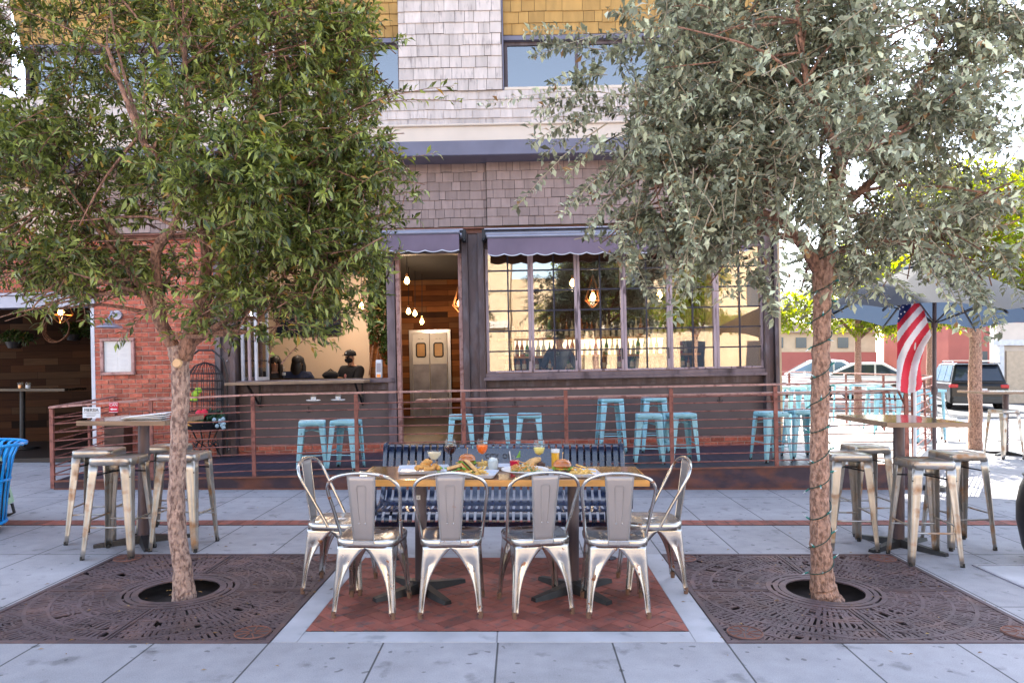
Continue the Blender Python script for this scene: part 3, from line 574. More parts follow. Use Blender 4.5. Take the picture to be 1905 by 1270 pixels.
# casements on the right
edges = [909, 993, 1079, 1164.5, 1250, 1336, 1424]; ws, we = 1.14, 2.975
for i in range(6):
    x0, x1 = lx(edges[i],YF), lx(edges[i+1],YF); fw = .042
    b = MB(); b.box(x0+.002, YF-.05, ws, x0+fw, YF+.03, we); b.box(x1-fw, YF-.05, ws, x1-.002, YF+.03, we); b.box(x0+fw+.001, YF-.047, ws, x1-fw-.001, YF+.027, ws+.03); b.box(x0+fw+.001, YF-.047, we-.035, x1-fw-.001, YF+.027, we)
    wo = b.build('casement_window', M['mullion'], B, bevel=.004)
    b = MB(); xm = (x0+x1)/2; b.box(xm-.011, YF-.028, ws+.03, xm+.011, YF-.006, we-.035)
    for k in range(1, 6): z = ws+.02+(2.93-ws)*k/6*1.0; b.box(x0+fw, YF-.026, z-.01, x1-fw, YF-.008, z+.01)
    b.build('muntin', M['muntin'], wo)
    b = MB(); b.box(x0+fw, YF-.005, ws+.03, x1-fw, YF-.001, we-.035); b.build('pane', M['pane'], wo)
    if i < 4: b = MB(); b.bar((x1-.03,YF-.06,ws+.19),(x1-.03,YF-.06,ws+.33),.014,.014); b.ball((x1-.03,YF-.066,ws+.18),.014,8,5); b.build('handle', M['black'], wo)
# folded window leaves in the left opening
for i in range(4):
    x0 = lx(449+i*11, YF+.15); b = MB(); sh = i*.03
    for a, c in ((YF-.05,YF-.0),(YF+.42,YF+.47)): b.box(x0, a+sh, 1.1, x0+.035, c+sh, 2.86)
    b.box(x0+.001, YF+.001+sh, 1.1, x0+.034, YF+.419+sh, 1.15); b.box(x0+.001, YF+.001+sh, 2.8, x0+.034, YF+.419+sh, 2.86)
    wo = b.build('folded_window', M['mullion'] if i % 2 == 0 else M['awntrim'], B)
    b = MB()
    for k in range(1,6): b.box(x0+.008, YF+.002+sh, 1.1+k*.29, x0+.027, YF+.418+sh, 1.115+k*.29)
    b.build('muntin', M['muntin'], wo)
    b = MB(); b.box(x0+.015, YF+.003+sh, 1.151, x0+.018, YF+.417+sh, 2.799); b.build('pane', M['pane'], wo)
# awnings
def awning(px0, px1, pz):
    x0, x1 = lx(px0, 10.3), lx(px1, 10.3); yo = YF-.42; zt = 3.14; zf = L((px0+px1)/2, 443, yo).z
    b = MB(); n = int((x1-x0)/.012); amp = .028; per = (x1-x0)/round((x1-x0)/.235)
    vs = []; fs = []
    zl = L((px0+px1)/2, 468, yo).z
    for i in range(n+1):
        x = x0+(x1-x0)*i/n; s = abs(math.sin(math.pi*(x-x0)/per)); yy = yo+.006*math.sin(x*7)
        vs += [(x, YF-.16, zt), (x, yo, zf+.045), (x, yy, zl-.0-amp*s)]
    for i in range(n):
        for k in range(2): fs.append((i*3+k, i*3+k+1, (i+1)*3+k+1, (i+1)*3+k))
    b.add(vs, fs); o = b.build('awning', M['awning'], B, solid=.004)
    b = MB(); b.tube([(v[0], v[1]-.002, v[2]) for v in vs[2::3]], .0075, 5, smooth=False); b.build('scalloped_trim', M['awntrim'], o)
    b = MB(); b.tube([(x0-.01, yo, zf+.06), (x1+.01, yo, zf+.06)], .028, 12); b.build('front_bar', M['cover'], o)
    b = MB(); b.tube([(x0-.06, YF-.2, zt+.02), (x1+.06, YF-.2, zt+.02)], .06, 14); b.box(x0-.05, YF-.3, zt+.075, x1+.05, YF-.13, zt+.095); b.build('roller_tube', M['cover'], o)
    b = MB()
    for x in (x0+.01, x1-.01): b.bar((x, YF-.2, zt), (x, yo, zf+.05), .03, .04)
    for x in (x0-.06, x1+.06): b.cbox((x, YF-.2, zt+.0), (.05,.17,.17)); b.ball((x, YF-.3, zt-.07), .03, 8, 6)
    b.build('awning_bracket', M['black'], o)
awning(482, 862, 0); awning(915, 1404, 0)

# --- interior shells
FL = .0
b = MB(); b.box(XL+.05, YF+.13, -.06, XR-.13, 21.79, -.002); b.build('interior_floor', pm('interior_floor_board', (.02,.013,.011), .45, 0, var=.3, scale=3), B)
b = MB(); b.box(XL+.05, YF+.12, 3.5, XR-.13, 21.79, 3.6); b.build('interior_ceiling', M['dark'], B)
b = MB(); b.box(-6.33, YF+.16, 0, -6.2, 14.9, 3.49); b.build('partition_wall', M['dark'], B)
ppl = YF
# plank wall of the left bay, running slightly away from the opening
b = MB(); b.add([(-12,12.9,0),(-6.35,14.2,0),(-6.35,14.2,3.45),(-12,12.9,3.45),(-12,13.0,0),(-6.35,14.3,0),(-6.35,14.3,3.45),(-12,13.0,3.45)], [(0,1,2,3),(5,4,7,6),(3,2,6,7),(0,4,5,1)]); b.build('plank_wall', M['planks2'], B)
# cream wall with the screen
xw = lx(690, 14.9)
b = MB(); b.box(-6.19, 14.9, 0, xw, 15.02, 3.49); b.build('plaster_wall', M['interior'], B)
# reclaimed wood walls at the back
b = MB(); b.box(xw+.0, 14.97, 0, lx(742,15), 15.1, 3.49); b.build('plank_pier', M['planks'], B)
b = MB(); b.box(-6.19, 18.6, 0, XR-.13, 18.75, 3.49); b.build('plank_wall', M['planks'], B)
# swing doors
dx0, dx1 = lx(770,18.5), lx(834,18.5); dm = (dx0+dx1)/2
b = MB(); b.box(dx0-.09, 18.52, 0, dx0-.012, 18.6, 2.12); b.box(dx1+.012, 18.52, 0, dx1+.09, 18.6, 2.12); b.box(dx0-.09, 18.52, 2.121, dx1+.09, 18.6, 2.2); b.build('steel_door_frame', M['stainless'], B)
dmat = pm('pale_door_laminate', (.62,.6,.6), .45, 0, var=.05)
for k, (x0, x1) in enumerate(((dx0, dm-.008), (dm+.008, dx1))):
    b = MB(); b.box(x0, 18.48, 0, x1, 18.515, 2.11); do = b.build('swing_door', dmat, B)
    b = MB(); b.box(x0+.01, 18.472, .02, x1-.01, 18.479, 1.32); b.build('kick_plate', pm('brushed_kick_plate', (.3,.29,.34), .5, .4, var=.25, scale=4) if k == 0 else bpy.data.materials['brushed_kick_plate'], do)
    c = (x0+x1)/2; b = MB(); b.tube([(c+sx*.07+.045*math.cos(a)*1, 18.475, 1.68+sz*.13+.045*math.sin(a)) for sx, sz, a0 in ((1,1,0),(-1,1,90),(-1,-1,180),(1,-1,270)) for a in (R(a0),R(a0+30),R(a0+60),R(a0+90))], .018, 6, True); b.build('window_gasket', M['black'], do)
    b = MB(); b.box(c-.1, 18.474, 1.52, c+.1, 18.478, 1.84); b.build('window', pm('door_window_warm', (.5,.3,.15), .15), do)
    text_mesh('lettering', '~ ~', .1, M['black'], do, Matrix.Translation((c, 18.47, 1.97)) @ FRONT)
# bar: back shelves and counter in the right-hand room
b = MB(); b.box(lx(905,14.6), 14.6, 0, XR-.14, 14.75, 3.49); b.build('bar_back_wall', M['planks2'], B)
bar_z = (1.12, 1.42, 1.78)
b = MB()
for z in bar_z: b.box(lx(930,14.4), 14.32, z-.04, XR-.3, 14.59, z)
b.build('bar_shelf', M['tableedge'], B)
b = MB(); b.box(lx(960,14.4), 14.55, 1.43, lx(1240,14.4), 14.595, 1.77); b.build('added_glow_panel', pm('shelf_fill_glow', (.9,.75,.5), .5, emit=(1,.78,.5,.7)), B)  # glowing sheet added to brighten the shelves and bottles
b = MB(); b.box(-.3, 12.9, 0, XR-.3, 13.35, 1.0); b.box(-.35, 12.85, 1.001, XR-.28, 13.4, 1.05); b.build('bar_counter', M['stainless'], B)

# TV screen
t = thing('television', 'wide dark television screen mounted on the cream interior wall', 'television', (0,0,.212), 0, None, TILT)
tx0, tx1 = lx(518,14.8), lx(637,14.8); tz = L(577, 624, 14.8).z
b = MB(); b.box(tx0, 14.82, tz, tx1, 14.88, tz+.75); b.build('casing', M['black'], t, bevel=.006); b = MB(); b.box(tx0+.012, 14.812, tz+.012, tx1-.012, 14.819, tz+.738); b.build('screen', M['tv'], t)
# ---------------------------------------------------------------- pendants
def bulb_light(loc, e=18, col=(1,.62,.28), r=.04):
    e *= .3
    col = (1,.8,.62) if e > 9 else (1,.72,.48)
    l = bpy.data.lights.new('bulb_light', 'POINT'); l.energy = e; l.color = col; l.shadow_soft_size = r
    o = bpy.data.objects.new('bulb_light', l); COL.objects.link(o); o.location = loc; return o
def pendant(px, py, d, label, cage=False, e=16, s=1.):
    p = P(px, py, d); top = 3.49+DK(p.x); t = thing('pendant_lamp', label, 'lamp', p, 0, 'pendant bulbs hanging inside')
    b = MB(); b.tube([(0,0,top-p.z),(0,0,.1)], .008, 5); b.build('cord', M['black'], t)
    b = MB(); b.cyl((0,0,.06), .022, .06, 10); b.build('socket', M['copper'], t)
    b = MB(); b.lathe([(.001,-.075),(.03,-.065),(.05,-.03),(.045,.0),(.022,.045),(.018,.06)], 12); b.build('bulb', M['bulb'], t)
    if cage:
        b = MB(); q = [(.17*s*math.cos(a), .17*s*math.sin(a), -.06) for a in [R(45+90*i) for i in range(4)]]
        for k in range(4):
            b.bar((0,0,.36*s), q[k], .014, .014); b.bar(q[k], (0,0,-.2*s), .014, .014)
            b.bar(q[k], q[(k+1) % 4], .014, .014)
        b.build('diamond_cage', M['copper'], t)
    l = bulb_light((0,0,-.12), e); l.parent = t; l.name = 'bulb_light'
    return t
pendant(757, 521, 13.5, 'bare bulb hanging highest in the doorway', e=16)
pendant(760, 578, 16.2, 'bare bulb in the left of the pair low in the doorway', e=16)
pendant(772, 582, 16.8, 'bare bulb in the right of the pair low in the doorway', e=10)
pendant(785, 597, 17.4, 'lowest bare bulb above the swing doors in the doorway', e=16)
pendant(856, 562, 12.2, 'copper cage bulb half hidden by the right door frame', True, e=14)
pendant(1103, 551, 12.0, 'copper diamond cage lamp in the third gridded window', True, e=15)
pendant(1065, 525, 12.6, 'bare bulb behind the second gridded window', e=10)
pendant(1227, 547, 12.8, 'bare bulb behind the fourth gridded window', e=10)
pendant(672, 568, 13.9, 'bare bulb beside the ivy in the open left window', e=34)
pendant(113, 578, 12.0, 'caged bulb in the dark bay at the far left', True, e=1.5, s=1.1)
pendant(560, 520, 13.2, 'bare bulb behind the leaves over the seated people', e=48)

# ---------------------------------------------------------------- bottles
bc = [pm('bottle_'+n, c, .08, 0, 0, trans=tr) for n, c, tr in (('amber',(.5,.16,.02),.3),('green',(.05,.22,.04),.3),('clear',(.6,.62,.6),.5),('red',(.4,.02,.02),.2),('pale',(.75,.65,.45),.1))]
cn = ['amber','green','clear glass','red','pale']
cap = [M['black'], M['copper'], M['white'], M['red']]
lab = pm('bottle_label', (.75,.7,.58), .7)
protos = []
for k in range(5):
    b = MB(); r = .037; h = .2 if k != 2 else .17
    b.lathe([(.001,0),(r,0),(r,h*.75),(r*.8,h*.9),(.014,h*1.1),(.013,h*1.45),(.001,h*1.46)], 12)
    o = b.build('bottle', bc[k]); c = MB(); c.cyl((0,0,h*1.45), .015, .025, 8); c.build('bottle_cap', cap[k % 4], o)
    c = MB(); c.lathe([(r+.001,h*.2),(r+.001,h*.62)], 12); c.build('paper_label', lab, o); protos.append(o); tag(o, 'x', 'bottle', 'bottles on the back bar')
def ordw(n):
    o = 'first second third fourth fifth sixth seventh eighth ninth tenth eleventh twelfth thirteenth fourteenth fifteenth sixteenth seventeenth eighteenth nineteenth'.split()
    if n < 19: return o[n]
    t_, u = divmod(n+1, 10); return ('twentieth','thirtieth','fortieth','fiftieth')[t_-2] if u == 0 else ('twenty','thirty','forty','fifty')[t_-2]+'-'+o[u-1]
used = set(); shelfn = {1.12:'lowest', 1.42:'middle', 1.78:'top'}
for z in bar_z:
    x = lx(945,14.4); n = 0
    while x < XR-.5:
        k = random.choice((0,0,1,2,3,4)) if not (z == 1.78 and 1.45 < x < 2.4) else 4
        lb = '%s bottle, %s from the left on the %s back bar shelf' % (cn[k], ordw(n), shelfn[z])
        loc = (x-.02*z, 14.42+random.uniform(-.03,.03), DK(x)+z)
        if k not in used: o = protos[k]; o.location = loc; o['label'] = lb; used.add(k)
        else: o = dup(protos[k], loc, None, lb)
        o['group'] = '%s bottles on the %s bar shelf' % (cn[k], shelfn[z])
        s = random.uniform(.85,1.3); o.scale = (s, s, s)
        x += random.uniform(.09,.14); n += 1
# ---------------------------------------------------------------- wall sign, lamp
t = thing('menu_case', 'wooden framed menu case with white sheets on the brick pier', 'menu case', (0,0,.212), 0, None, TILT)
a, c = L(187, 698, YF-.1), L(249, 628, YF-.1)
b = MB(); fw = .045
for q in ((a.x,a.z,c.x,a.z+fw),(a.x,c.z-fw,c.x,c.z),(a.x,a.z+fw+.001,a.x+fw,c.z-fw-.001),(c.x-fw,a.z+fw+.001,c.x,c.z-fw-.001)): b.box(q[0], YF-.115, q[1], q[2], YF-.063, q[3])
b.build('frame', M['railtop'], t, bevel=.006)
b = MB(); b.box(a.x+fw, YF-.075, a.z+fw, c.x-fw, YF-.064, c.z-fw); bb = b.build('backing', M['paper'], t)
b = MB(); w2 = (c.x-a.x-2*fw)/2
for i in (0,1):
    for k in (0,1):
        x0 = a.x+fw+i*w2; z0 = a.z+fw+k*(c.z-a.z-2*fw)/2; b.box(x0+.008, YF-.079, z0+.01, x0+w2-.008, YF-.0755, z0+(c.z-a.z-2*fw)/2-.008)
sh = b.build('menu_sheet', M['paper'], t)
b = MB()
for i in (0,1):
    for k in range(26):
        if k in (8,12,13,20): continue
        x0 = a.x+fw+i*w2+.03; z0 = c.z-fw-.03-k*.018; b.box(x0, YF-.0800, z0, x0+w2-.06-random.random()*.07, YF-.0792, z0+.004)
b.build('print_lines', pm('grey_print', (.6,.6,.66), .7), sh)
b = MB(); b.box(a.x+fw, YF-.09, a.z+fw, c.x-fw, YF-.086, c.z-fw); b.build('glass', M['glass'], t)
t = thing('wall_lamp', 'grey gooseneck barn lamp above the menu case', 'lamp', (0,0,.212), 0, None, TILT)
p = L(203, 609, YF-.35); q = L(219, 586, YF-.07)
b = MB(); b.M = Matrix.Translation((p.x, p.y, p.z)); b.lathe([(.175,0),(.17,.015),(.09,.045),(.05,.065),(.045,.12),(.03,.14),(.001,.145)], 24); b.build('shade', M['cover'], t)
b = MB(); b.tube([(q.x,YF-.07,q.z),(q.x-.03,YF-.2,q.z+.04),(p.x+.03,YF-.32,q.z+.03),(p.x,p.y,p.z+.13)], .016, 8); b.build('arm', M['cover'], t)
b = MB(); b.M = Matrix.Translation((q.x, YF-.065, q.z)) @ Matrix.Rotation(R(90),4,'X'); b.cyl((0,0,0),.07,.035,20); b.build('wall_plate', M['cover'], t)
# ---------------------------------------------------------------- bird cage planter
t = thing('birdcage_stand', 'black wire birdcage on a stand with flowers against the brick pier', 'birdcage', P(382, 846, 10.25))
g = bpy.data.objects[t.name]; t.location.z = DK(t.location.x)
b = MB(); rc = .24
for k in range(20):
    a = 2*math.pi*k/20; c, s = math.cos(a), math.sin(a)
    b.tube([(rc*c,rc*s,.68),(rc*c,rc*s,1.12),(rc*.92*c,rc*.92*s,1.22),(rc*.6*c,rc*.6*s,1.33),(0.02*c,.02*s,1.38)], .005, 4)
for z, r in ((.68,rc),(.84,rc),(1.0,rc),(1.12,rc),(1.22,rc*.92)): b.tube([(r*math.cos(a*.3142), r*math.sin(a*.3142), z) for a in range(20)], .007, 5, True)
b.build('cage', M['black'], t)
b = MB(); b.tube([(-.31,0,.1),(-.31,0,1.2),(-.25,0,1.43),(-.1,0,1.55),(.1,0,1.55),(.25,0,1.43),(.31,0,1.2),(.31,0,.1)], .014, 7); b.build('hoop', M['black'], t)
b = MB(); b.cyl((0,0,.44), .25, .1, 20, .3); b.build('planter_bowl', M['black'], t)
b = MB()
for k in range(4):
    a = R(45+90*k); b.tube([(.2*math.cos(a),.2*math.sin(a),.46),(.1*math.cos(a),.1*math.sin(a),.25),(.22*math.cos(a),.22*math.sin(a),.02)], .012, 6)
    b.tube([(.16*math.cos(a+j*.5)*1.1, .16*math.sin(a+j*.5)*1.1, .2+.06*math.cos(j*1.6)) for j in range(5)], .008, 5)
b.build('leg', M['black'], t)
# ================================================================ TREES
def foliage(name, mat, parent, org, lobes, ntw, nleaf, tl, ll, lw, droop=.15, mid=.45, shell=.5, holes=(), spread=.75, twigmat=None, jit=.35, tw_r=.0022, seed=1, fwd=.6, extra=(), tpow=1.):
    g = np.random.default_rng(seed); lob = np.array(lobes, float); C = lob[:,:3]; Rr = lob[:,3:6]
    w_ = Rr.prod(1)**.8; w_ /= w_.sum()
    n = int(ntw*1.5); k = g.choice(len(lob), n, p=w_); d = g.normal(size=(n,3)); d /= np.linalg.norm(d,axis=1)[:,None]
    rad = shell+(1-shell)*g.random(n)**.6; E = C[k]+d*rad[:,None]*Rr[k]
    keep = np.ones(n, bool)
    for h in holes: keep &= (((E[:,0]-h[0])/h[3])**2+((E[:,2]-h[2])/h[4])**2 > 1)
    E, d, k = E[keep][:ntw], d[keep][:ntw], k[keep][:ntw]; n = len(E)
    if n > 1500:                             # gather most twigs into clumps
        K_ = n//26; ci = g.integers(0, K_, n); mv = g.random(n) < .72; mv[:K_] = False
        E = np.where(mv[:,None], E[ci]+g.normal(size=(n,3))*.115, E); d = np.where(mv[:,None], d[ci], d)
    dr = d + g.normal(size=(n,3))*jit; dr[:,2] -= droop*.5; dr /= np.linalg.norm(dr,axis=1)[:,None]
    Lt = tl*(.6+.8*g.random(n)); dr[:, 2] *= .7
    if len(extra):
        ex = np.array(extra, float); E = np.vstack([E, ex[:,3:6]]); n2 = len(ex); dd = ex[:,3:6]-ex[:,:3]; l2 = np.linalg.norm(dd,axis=1)
        dr = np.vstack([dr, dd/l2[:,None]]); Lt = np.concatenate([Lt, l2]); n += n2
    Sx = E-dr*Lt[:,None]; mid_p = (Sx+E)/2; mid_p[:,2] += droop*Lt*.7
    def pos(t): t = t[...,None]; return (1-t)**2*Sx[:,None]+2*t*(1-t)*mid_p[:,None]+t**2*E[:,None]
    def tan(t): t = t[...,None]; v = 2*(1-t)*(mid_p-Sx)[:,None]+2*t*(E-mid_p)[:,None]; return v/np.linalg.norm(v,axis=-1)[...,None]
    t = np.clip(.1+.9*((np.arange(nleaf)[None]+g.random((n,nleaf)))/nleaf)**tpow, 0, 1); p = pos(t).reshape(-1,3); ta = tan(t).reshape(-1,3); m = len(p)
    rd = g.normal(size=(m,3)); rd -= (rd*ta).sum(1)[:,None]*ta; rd /= np.linalg.norm(rd,axis=1)[:,None]
    D = ta*fwd+rd*spread; D[:,2] -= .1; D /= np.linalg.norm(D,axis=1)[:,None]
    N = np.cross(D, ta)+g.normal(size=(m,3))*.35; N = np.cross(np.cross(D, N+np.array([0,0,.0])), D); 
    up = np.array([0,0,1.])+g.normal(size=(m,3))*.55; N = up-(up*D).sum(1)[:,None]*D; N /= np.linalg.norm(N,axis=1)[:,None]+1e-9
    W = np.cross(D, N); s = (.5+.95*g.random(m))[:,None]
    bend = N*(-.12*ll)*s
    B0 = p; T = p+D*ll*s+bend; m1 = p+D*ll*mid*s+N*.006; A = m1+W*lw/2*s+N*.12*lw; Cc = m1-W*lw/2*s+N*.12*lw; m1 = m1-N*.1*lw
    V = np.stack([B0, A, T, Cc, m1], 1).reshape(-1,3)
    i0 = np.arange(m)*5
    F_ = np.stack([i0,i0+4,i0+1, i0+1,i0+4,i0+2, i0+2,i0+4,i0+3, i0+3,i0+4,i0], 1).reshape(-1,3)
    me = bpy.data.meshes.new(name); me.vertices.add(len(V)); me.vertices.foreach_set('co', V.ravel()-np.tile(org, len(V)))
    me.loops.add(len(F_)*3); me.loops.foreach_set('vertex_index', F_.ravel().astype(np.int32))
    me.polygons.add(len(F_)); me.polygons.foreach_set('loop_start', (np.arange(len(F_))*3).astype(np.int32)); me.polygons.foreach_set('loop_total', np.full(len(F_),3,np.int32))
    me.update(calc_edges=True); at = me.attributes.new('rnd','FLOAT','FACE')
    r = np.clip(g.random(m)**1.25*.68+np.repeat(g.random(n)**1.3*.32,nleaf),0,.999); r = np.where(g.random(m) < .025, .995, r*.93); at.data.foreach_set('value', np.repeat(r,4).astype(np.float32))
    link(name, me, mat, parent)
    # twigs
    tt = np.linspace(0,1,5)[None].repeat(n,0); q = pos(tt); k3 = np.array([[1,0,0],[-.5,.87,0],[-.5,-.2,.85]])
    rr = (tw_r*np.array([1.9,1.5,1.2,.9,.5]))[None,:,None,None]*(1+np.minimum(Lt,.8)/tl*.3)[:,None,None,None]
    V = (q[:,:,None,:]+k3[None,None]*rr).reshape(-1,3); b0 = (np.arange(n)*15)[:,None,None]; seg = (np.arange(4)*3)[None,:,None]; j = np.arange(3)[None,None]; j2 = (j+1)%3
    Fq = np.stack([b0+seg+j, b0+seg+j2, b0+seg+3+j2, b0+seg+3+j], -1).reshape(-1,4)
    me = bpy.data.meshes.new('twigs'); me.vertices.add(len(V)); me.vertices.foreach_set('co', V.ravel()-np.tile(org, len(V)))
    me.loops.add(len(Fq)*4); me.loops.foreach_set('vertex_index', Fq.ravel().astype(np.int32)); me.polygons.add(len(Fq))
    me.polygons.foreach_set('loop_start', (np.arange(len(Fq))*4).astype(np.int32)); me.polygons.foreach_set('loop_total', np.full(len(Fq),4,np.int32)); me.update(calc_edges=True)
    link('twigs', me, twigmat or M['limb'], parent); return Sx
def lobe(px, py, d, rx, ry, rd): p = P(px, py, d); return (p.x, p.y, p.z, rx*d/F, rd, ry*d/F)
def limbs(par, org, mat, trunk, branches, tips, seed=3, fork=None, name='trunk', nt=9):
    random.seed(seed); b = MB(); b.M = Matrix.Translation(-Vector(org))
    def rough(pts, rad, n=14, sub=5, j=.012):
        pts = [Vector(p) for p in pts]; out = []; rr = []
        for i in range(len(pts)-1):
            for k in range(sub):
                t = k/sub; p0 = pts[max(i-1,0)]; p1 = pts[i]; p2 = pts[i+1]; p3 = pts[min(i+2,len(pts)-1)]
                q = .5*((2*p1)+(p2-p0)*t+(2*p0-5*p1+4*p2-p3)*t*t+(3*p1-p0-3*p2+p3)*t**3)
                r = rad[i]+(rad[i+1]-rad[i])*t; out.append(q+Vector((random.uniform(-j,j),random.uniform(-j,j),0))*r*6); rr.append(r*random.uniform(.95,1.06))
        out.append(pts[-1]); rr.append(rad[-1]); return out, rr
    p, r = rough(*trunk, sub=9); b.tube(p, r, 22)
    tr = b.build(name, mat, par)
    b = MB(); b.M = Matrix.Translation(-Vector(org)); nodes = []
    for pts, rad in branches:
        p, r = rough(pts, rad, sub=4); b.tube(p, r, 9); nodes += [(q, rr) for q, rr in zip(p, r)][2:]
    for c in tips:                              # secondary limbs to the clumps
        for _ in range(nt):
            e = Vector((c[0]+random.gauss(0,.45)*c[3], c[1]+random.gauss(0,.45)*c[4], c[2]+random.gauss(0,.45)*c[5]))
            s, rs = min(random.sample(nodes, min(14, len(nodes))), key=lambda q: (q[0]-e).length)
            m_ = (s+e)/2+Vector((random.uniform(-.1,.1),random.uniform(-.1,.1),random.uniform(-.03,.12)))
            r0 = min(rs*.6, .016); p, r = rough([s, m_, e], [r0, r0*.6, .004], sub=3); b.tube(p, r, 5, cap=False)
    b.build('limb', M['limb'], par)
def bb(pts, rad): return ([P(*q) for q in pts], rad)
lm1 = leafmat('left_tree_leaf', (.014,.03,.009), (.48,.56,.15), rough=.3, tr=.2, yel=(.42,.24,.05), yt=.97)  # ramps of both crowns put leaf highlights and inner shade into random tones
lm2 = leafmat('right_tree_leaf', (.05,.05,.028), (.78,.84,.6), rough=.34, tr=.2, yel=(.3,.17,.07), yt=.94)
# left tree
o1 = Vector((-2.19, 4.66, -.06))
T1 = thing('street_tree', 'evergreen tree on the left with narrow dark green leaves and a bare pinkish trunk', 'tree', o1)
lb1 = [lobe(*q) for q in ((150,120,4.6,260,170,.85),(470,90,4.7,230,170,.95),(110,330,4.5,230,150,.85),(420,330,4.4,240,170,.95),(640,270,4.7,120,120,.6),(590,470,4.6,140,95,.55),(40,500,4.6,110,65,.45),(320,-120,4.7,420,160,1.0),(470,560,4.5,120,50,.4),(290,500,5.0,110,60,.4),(150,480,4.4,140,55,.5),(510,470,4.3,110,80,.4),(60,570,4.5,60,25,.2),(640,430,4.5,100,90,.5),(550,560,4.4,100,50,.35),(680,330,4.6,90,70,.4),(470,620,4.4,70,25,.2),(650,130,4.8,80,110,.5),(-150,200,4.6,200,300,.9),(620,60,4.7,60,70,.4))]
limbs(T1, o1, M['bark'], ([(-2.17,4.64,-.09),(-2.19,4.66,.12),(-2.235,4.66,.5),(-2.21,4.65,1.0),(-2.2,4.65,1.4),(-2.22,4.65,1.58)], [.082,.058,.053,.05,.054,.062]),
 [bb([(335,665,4.65),(300,610,4.6),(255,520,4.5),(190,400,4.5),(110,320,4.5)],[.036,.028,.022,.017,.01]), bb([(330,655,4.65),(280,560,4.7),(215,470,4.8),(150,380,4.9),(60,250,4.9)],[.034,.026,.02,.016,.01]),
  bb([(340,665,4.65),(370,580,4.6),(385,480,4.6),(365,380,4.5),(350,220,4.5),(340,40,4.5)],[.062,.042,.034,.027,.02,.01]), bb([(370,575,4.6),(440,470,4.5),(520,380,4.4),(600,290,4.5)],[.04,.028,.02,.01]),
  bb([(345,650,4.65),(400,610,4.6),(470,570,4.5),(600,500,4.5),(680,480,4.5)],[.026,.022,.016,.012,.006]), bb([(350,640,4.65),(420,540,4.9),(520,350,5.0),(620,180,5.0)],[.035,.03,.022,.01]),
  bb([(300,610,4.6),(290,470,4.4),(330,400,4.2),(260,250,4.1),(200,90,4.2)],[.035,.03,.024,.018,.01]),bb([(385,480,4.6),(450,300,4.8),(480,140,4.9),(500,-60,4.9)],[.035,.025,.02,.01])], lb1, 3)
h1 = lambda px, py, r1, r2: (P(px,py,4.6).x, 0, P(px,py,4.6).z, r1*4.6/F, r2*4.6/F)
ex1 = [(*P(*a), *P(*c)) for a, c in (((660,330,4.5),(812,285,4.4)),((640,400,4.5),(790,352,4.4)),((620,230,4.5),(760,165,4.4)),((560,480,4.4),(752,470,4.3)),((560,540,4.4),(700,545,4.4)),((540,560,4.5),(620,640,4.4)),((120,520,4.4),(75,610,4.3)),((150,540,4.4),(160,600,4.3)),((420,600,4.4),(560,600,4.4)),((660,200,4.6),(860,190,4.5)),((640,210,4.6),(845,160,4.5)),((600,90,4.6),(700,20,4.5)),((300,560,4.4),(215,640,4.3)),((380,560,4.3),(440,640,4.2)),((560,430,4.3),(735,500,4.2)),((580,460,4.3),(700,580,4.2)),((640,320,4.4),(780,330,4.3)))]
foliage('crown', lm1, T1, o1, lb1, 4300, 21, .28, .058, .0165, .12, .5, .35, [h1(265,200,45,50),h1(120,165,60,30),h1(160,205,40,22),h1(190,75,50,60),h1(280,440,55,55),h1(440,640,100,25),h1(345,185,20,60),h1(205,655,60,62),h1(590,668,125,62)], .75, seed=5, extra=ex1, tpow=.7)
b = MB(); b.M = Matrix.Translation(P(331,676,4.57)-o1) @ Matrix.Rotation(R(80),4,'X'); b.cyl((0,0,0), .03, .02, 14, .026); b.build('pruned_stub', pm('cut_wood', (.7,.45,.25), .8), T1)
# right tree
o2 = Vector((1.93, 4.63, -.06))
T2 = thing('street_tree', 'grey green tree on the right whose trunk is wrapped in dark string lights', 'tree', o2)
lb2 = [lobe(*q) for q in ((1260,100,4.6,150,150,.75),(1480,60,4.7,200,160,.95),(1250,300,4.5,140,140,.75),(1470,300,4.4,190,140,.8),(1700,240,4.7,170,150,.85),(1330,440,4.4,120,60,.55),(1660,430,4.6,190,95,.75),(1830,400,4.6,90,90,.5),(1800,515,4.5,100,42,.5),(1590,525,4.9,120,40,.5),(1500,-120,4.7,400,140,1.),(1390,180,4.3,160,140,.7),(1600,150,4.3,150,130,.7),(1780,120,4.9,110,90,.6),(1180,420,4.5,70,60,.4),(1820,50,4.8,150,110,.6),(1250,470,4.4,60,50,.3))]
limbs(T2, o2, M['bark2'], ([(1.97,4.62,-.09),(1.935,4.63,.1),(1.92,4.63,.4),(1.915,4.63,.9),(1.925,4.63,1.5),(1.935,4.63,1.9),(1.95,4.63,2.22)], [.108,.072,.062,.057,.054,.056,.07]),
 [bb([(1533,470,4.63),(1548,400,4.65),(1550,330,4.7),(1600,200,4.8),(1620,60,4.8)],[.05,.04,.034,.03,.014]), bb([(1522,500,4.63),(1490,450,4.6),(1440,405,4.6),(1330,370,4.5),(1230,300,4.4)],[.045,.038,.03,.02,.01]),
  bb([(1540,470,4.63),(1620,455,4.7),(1720,440,4.7),(1820,420,4.7)],[.03,.022,.016,.008]), bb([(1545,440,4.65),(1470,300,4.7),(1420,180,4.7),(1330,60,4.7)],[.035,.028,.02,.01]),
  bb([(1550,400,4.65),(1660,300,4.9),(1760,180,5.0)],[.03,.022,.01]), bb([(1545,430,4.6),(1560,300,4.3),(1500,150,4.2),(1480,-50,4.2)],[.035,.028,.018,.01])], lb2, 8)
ex2 = []
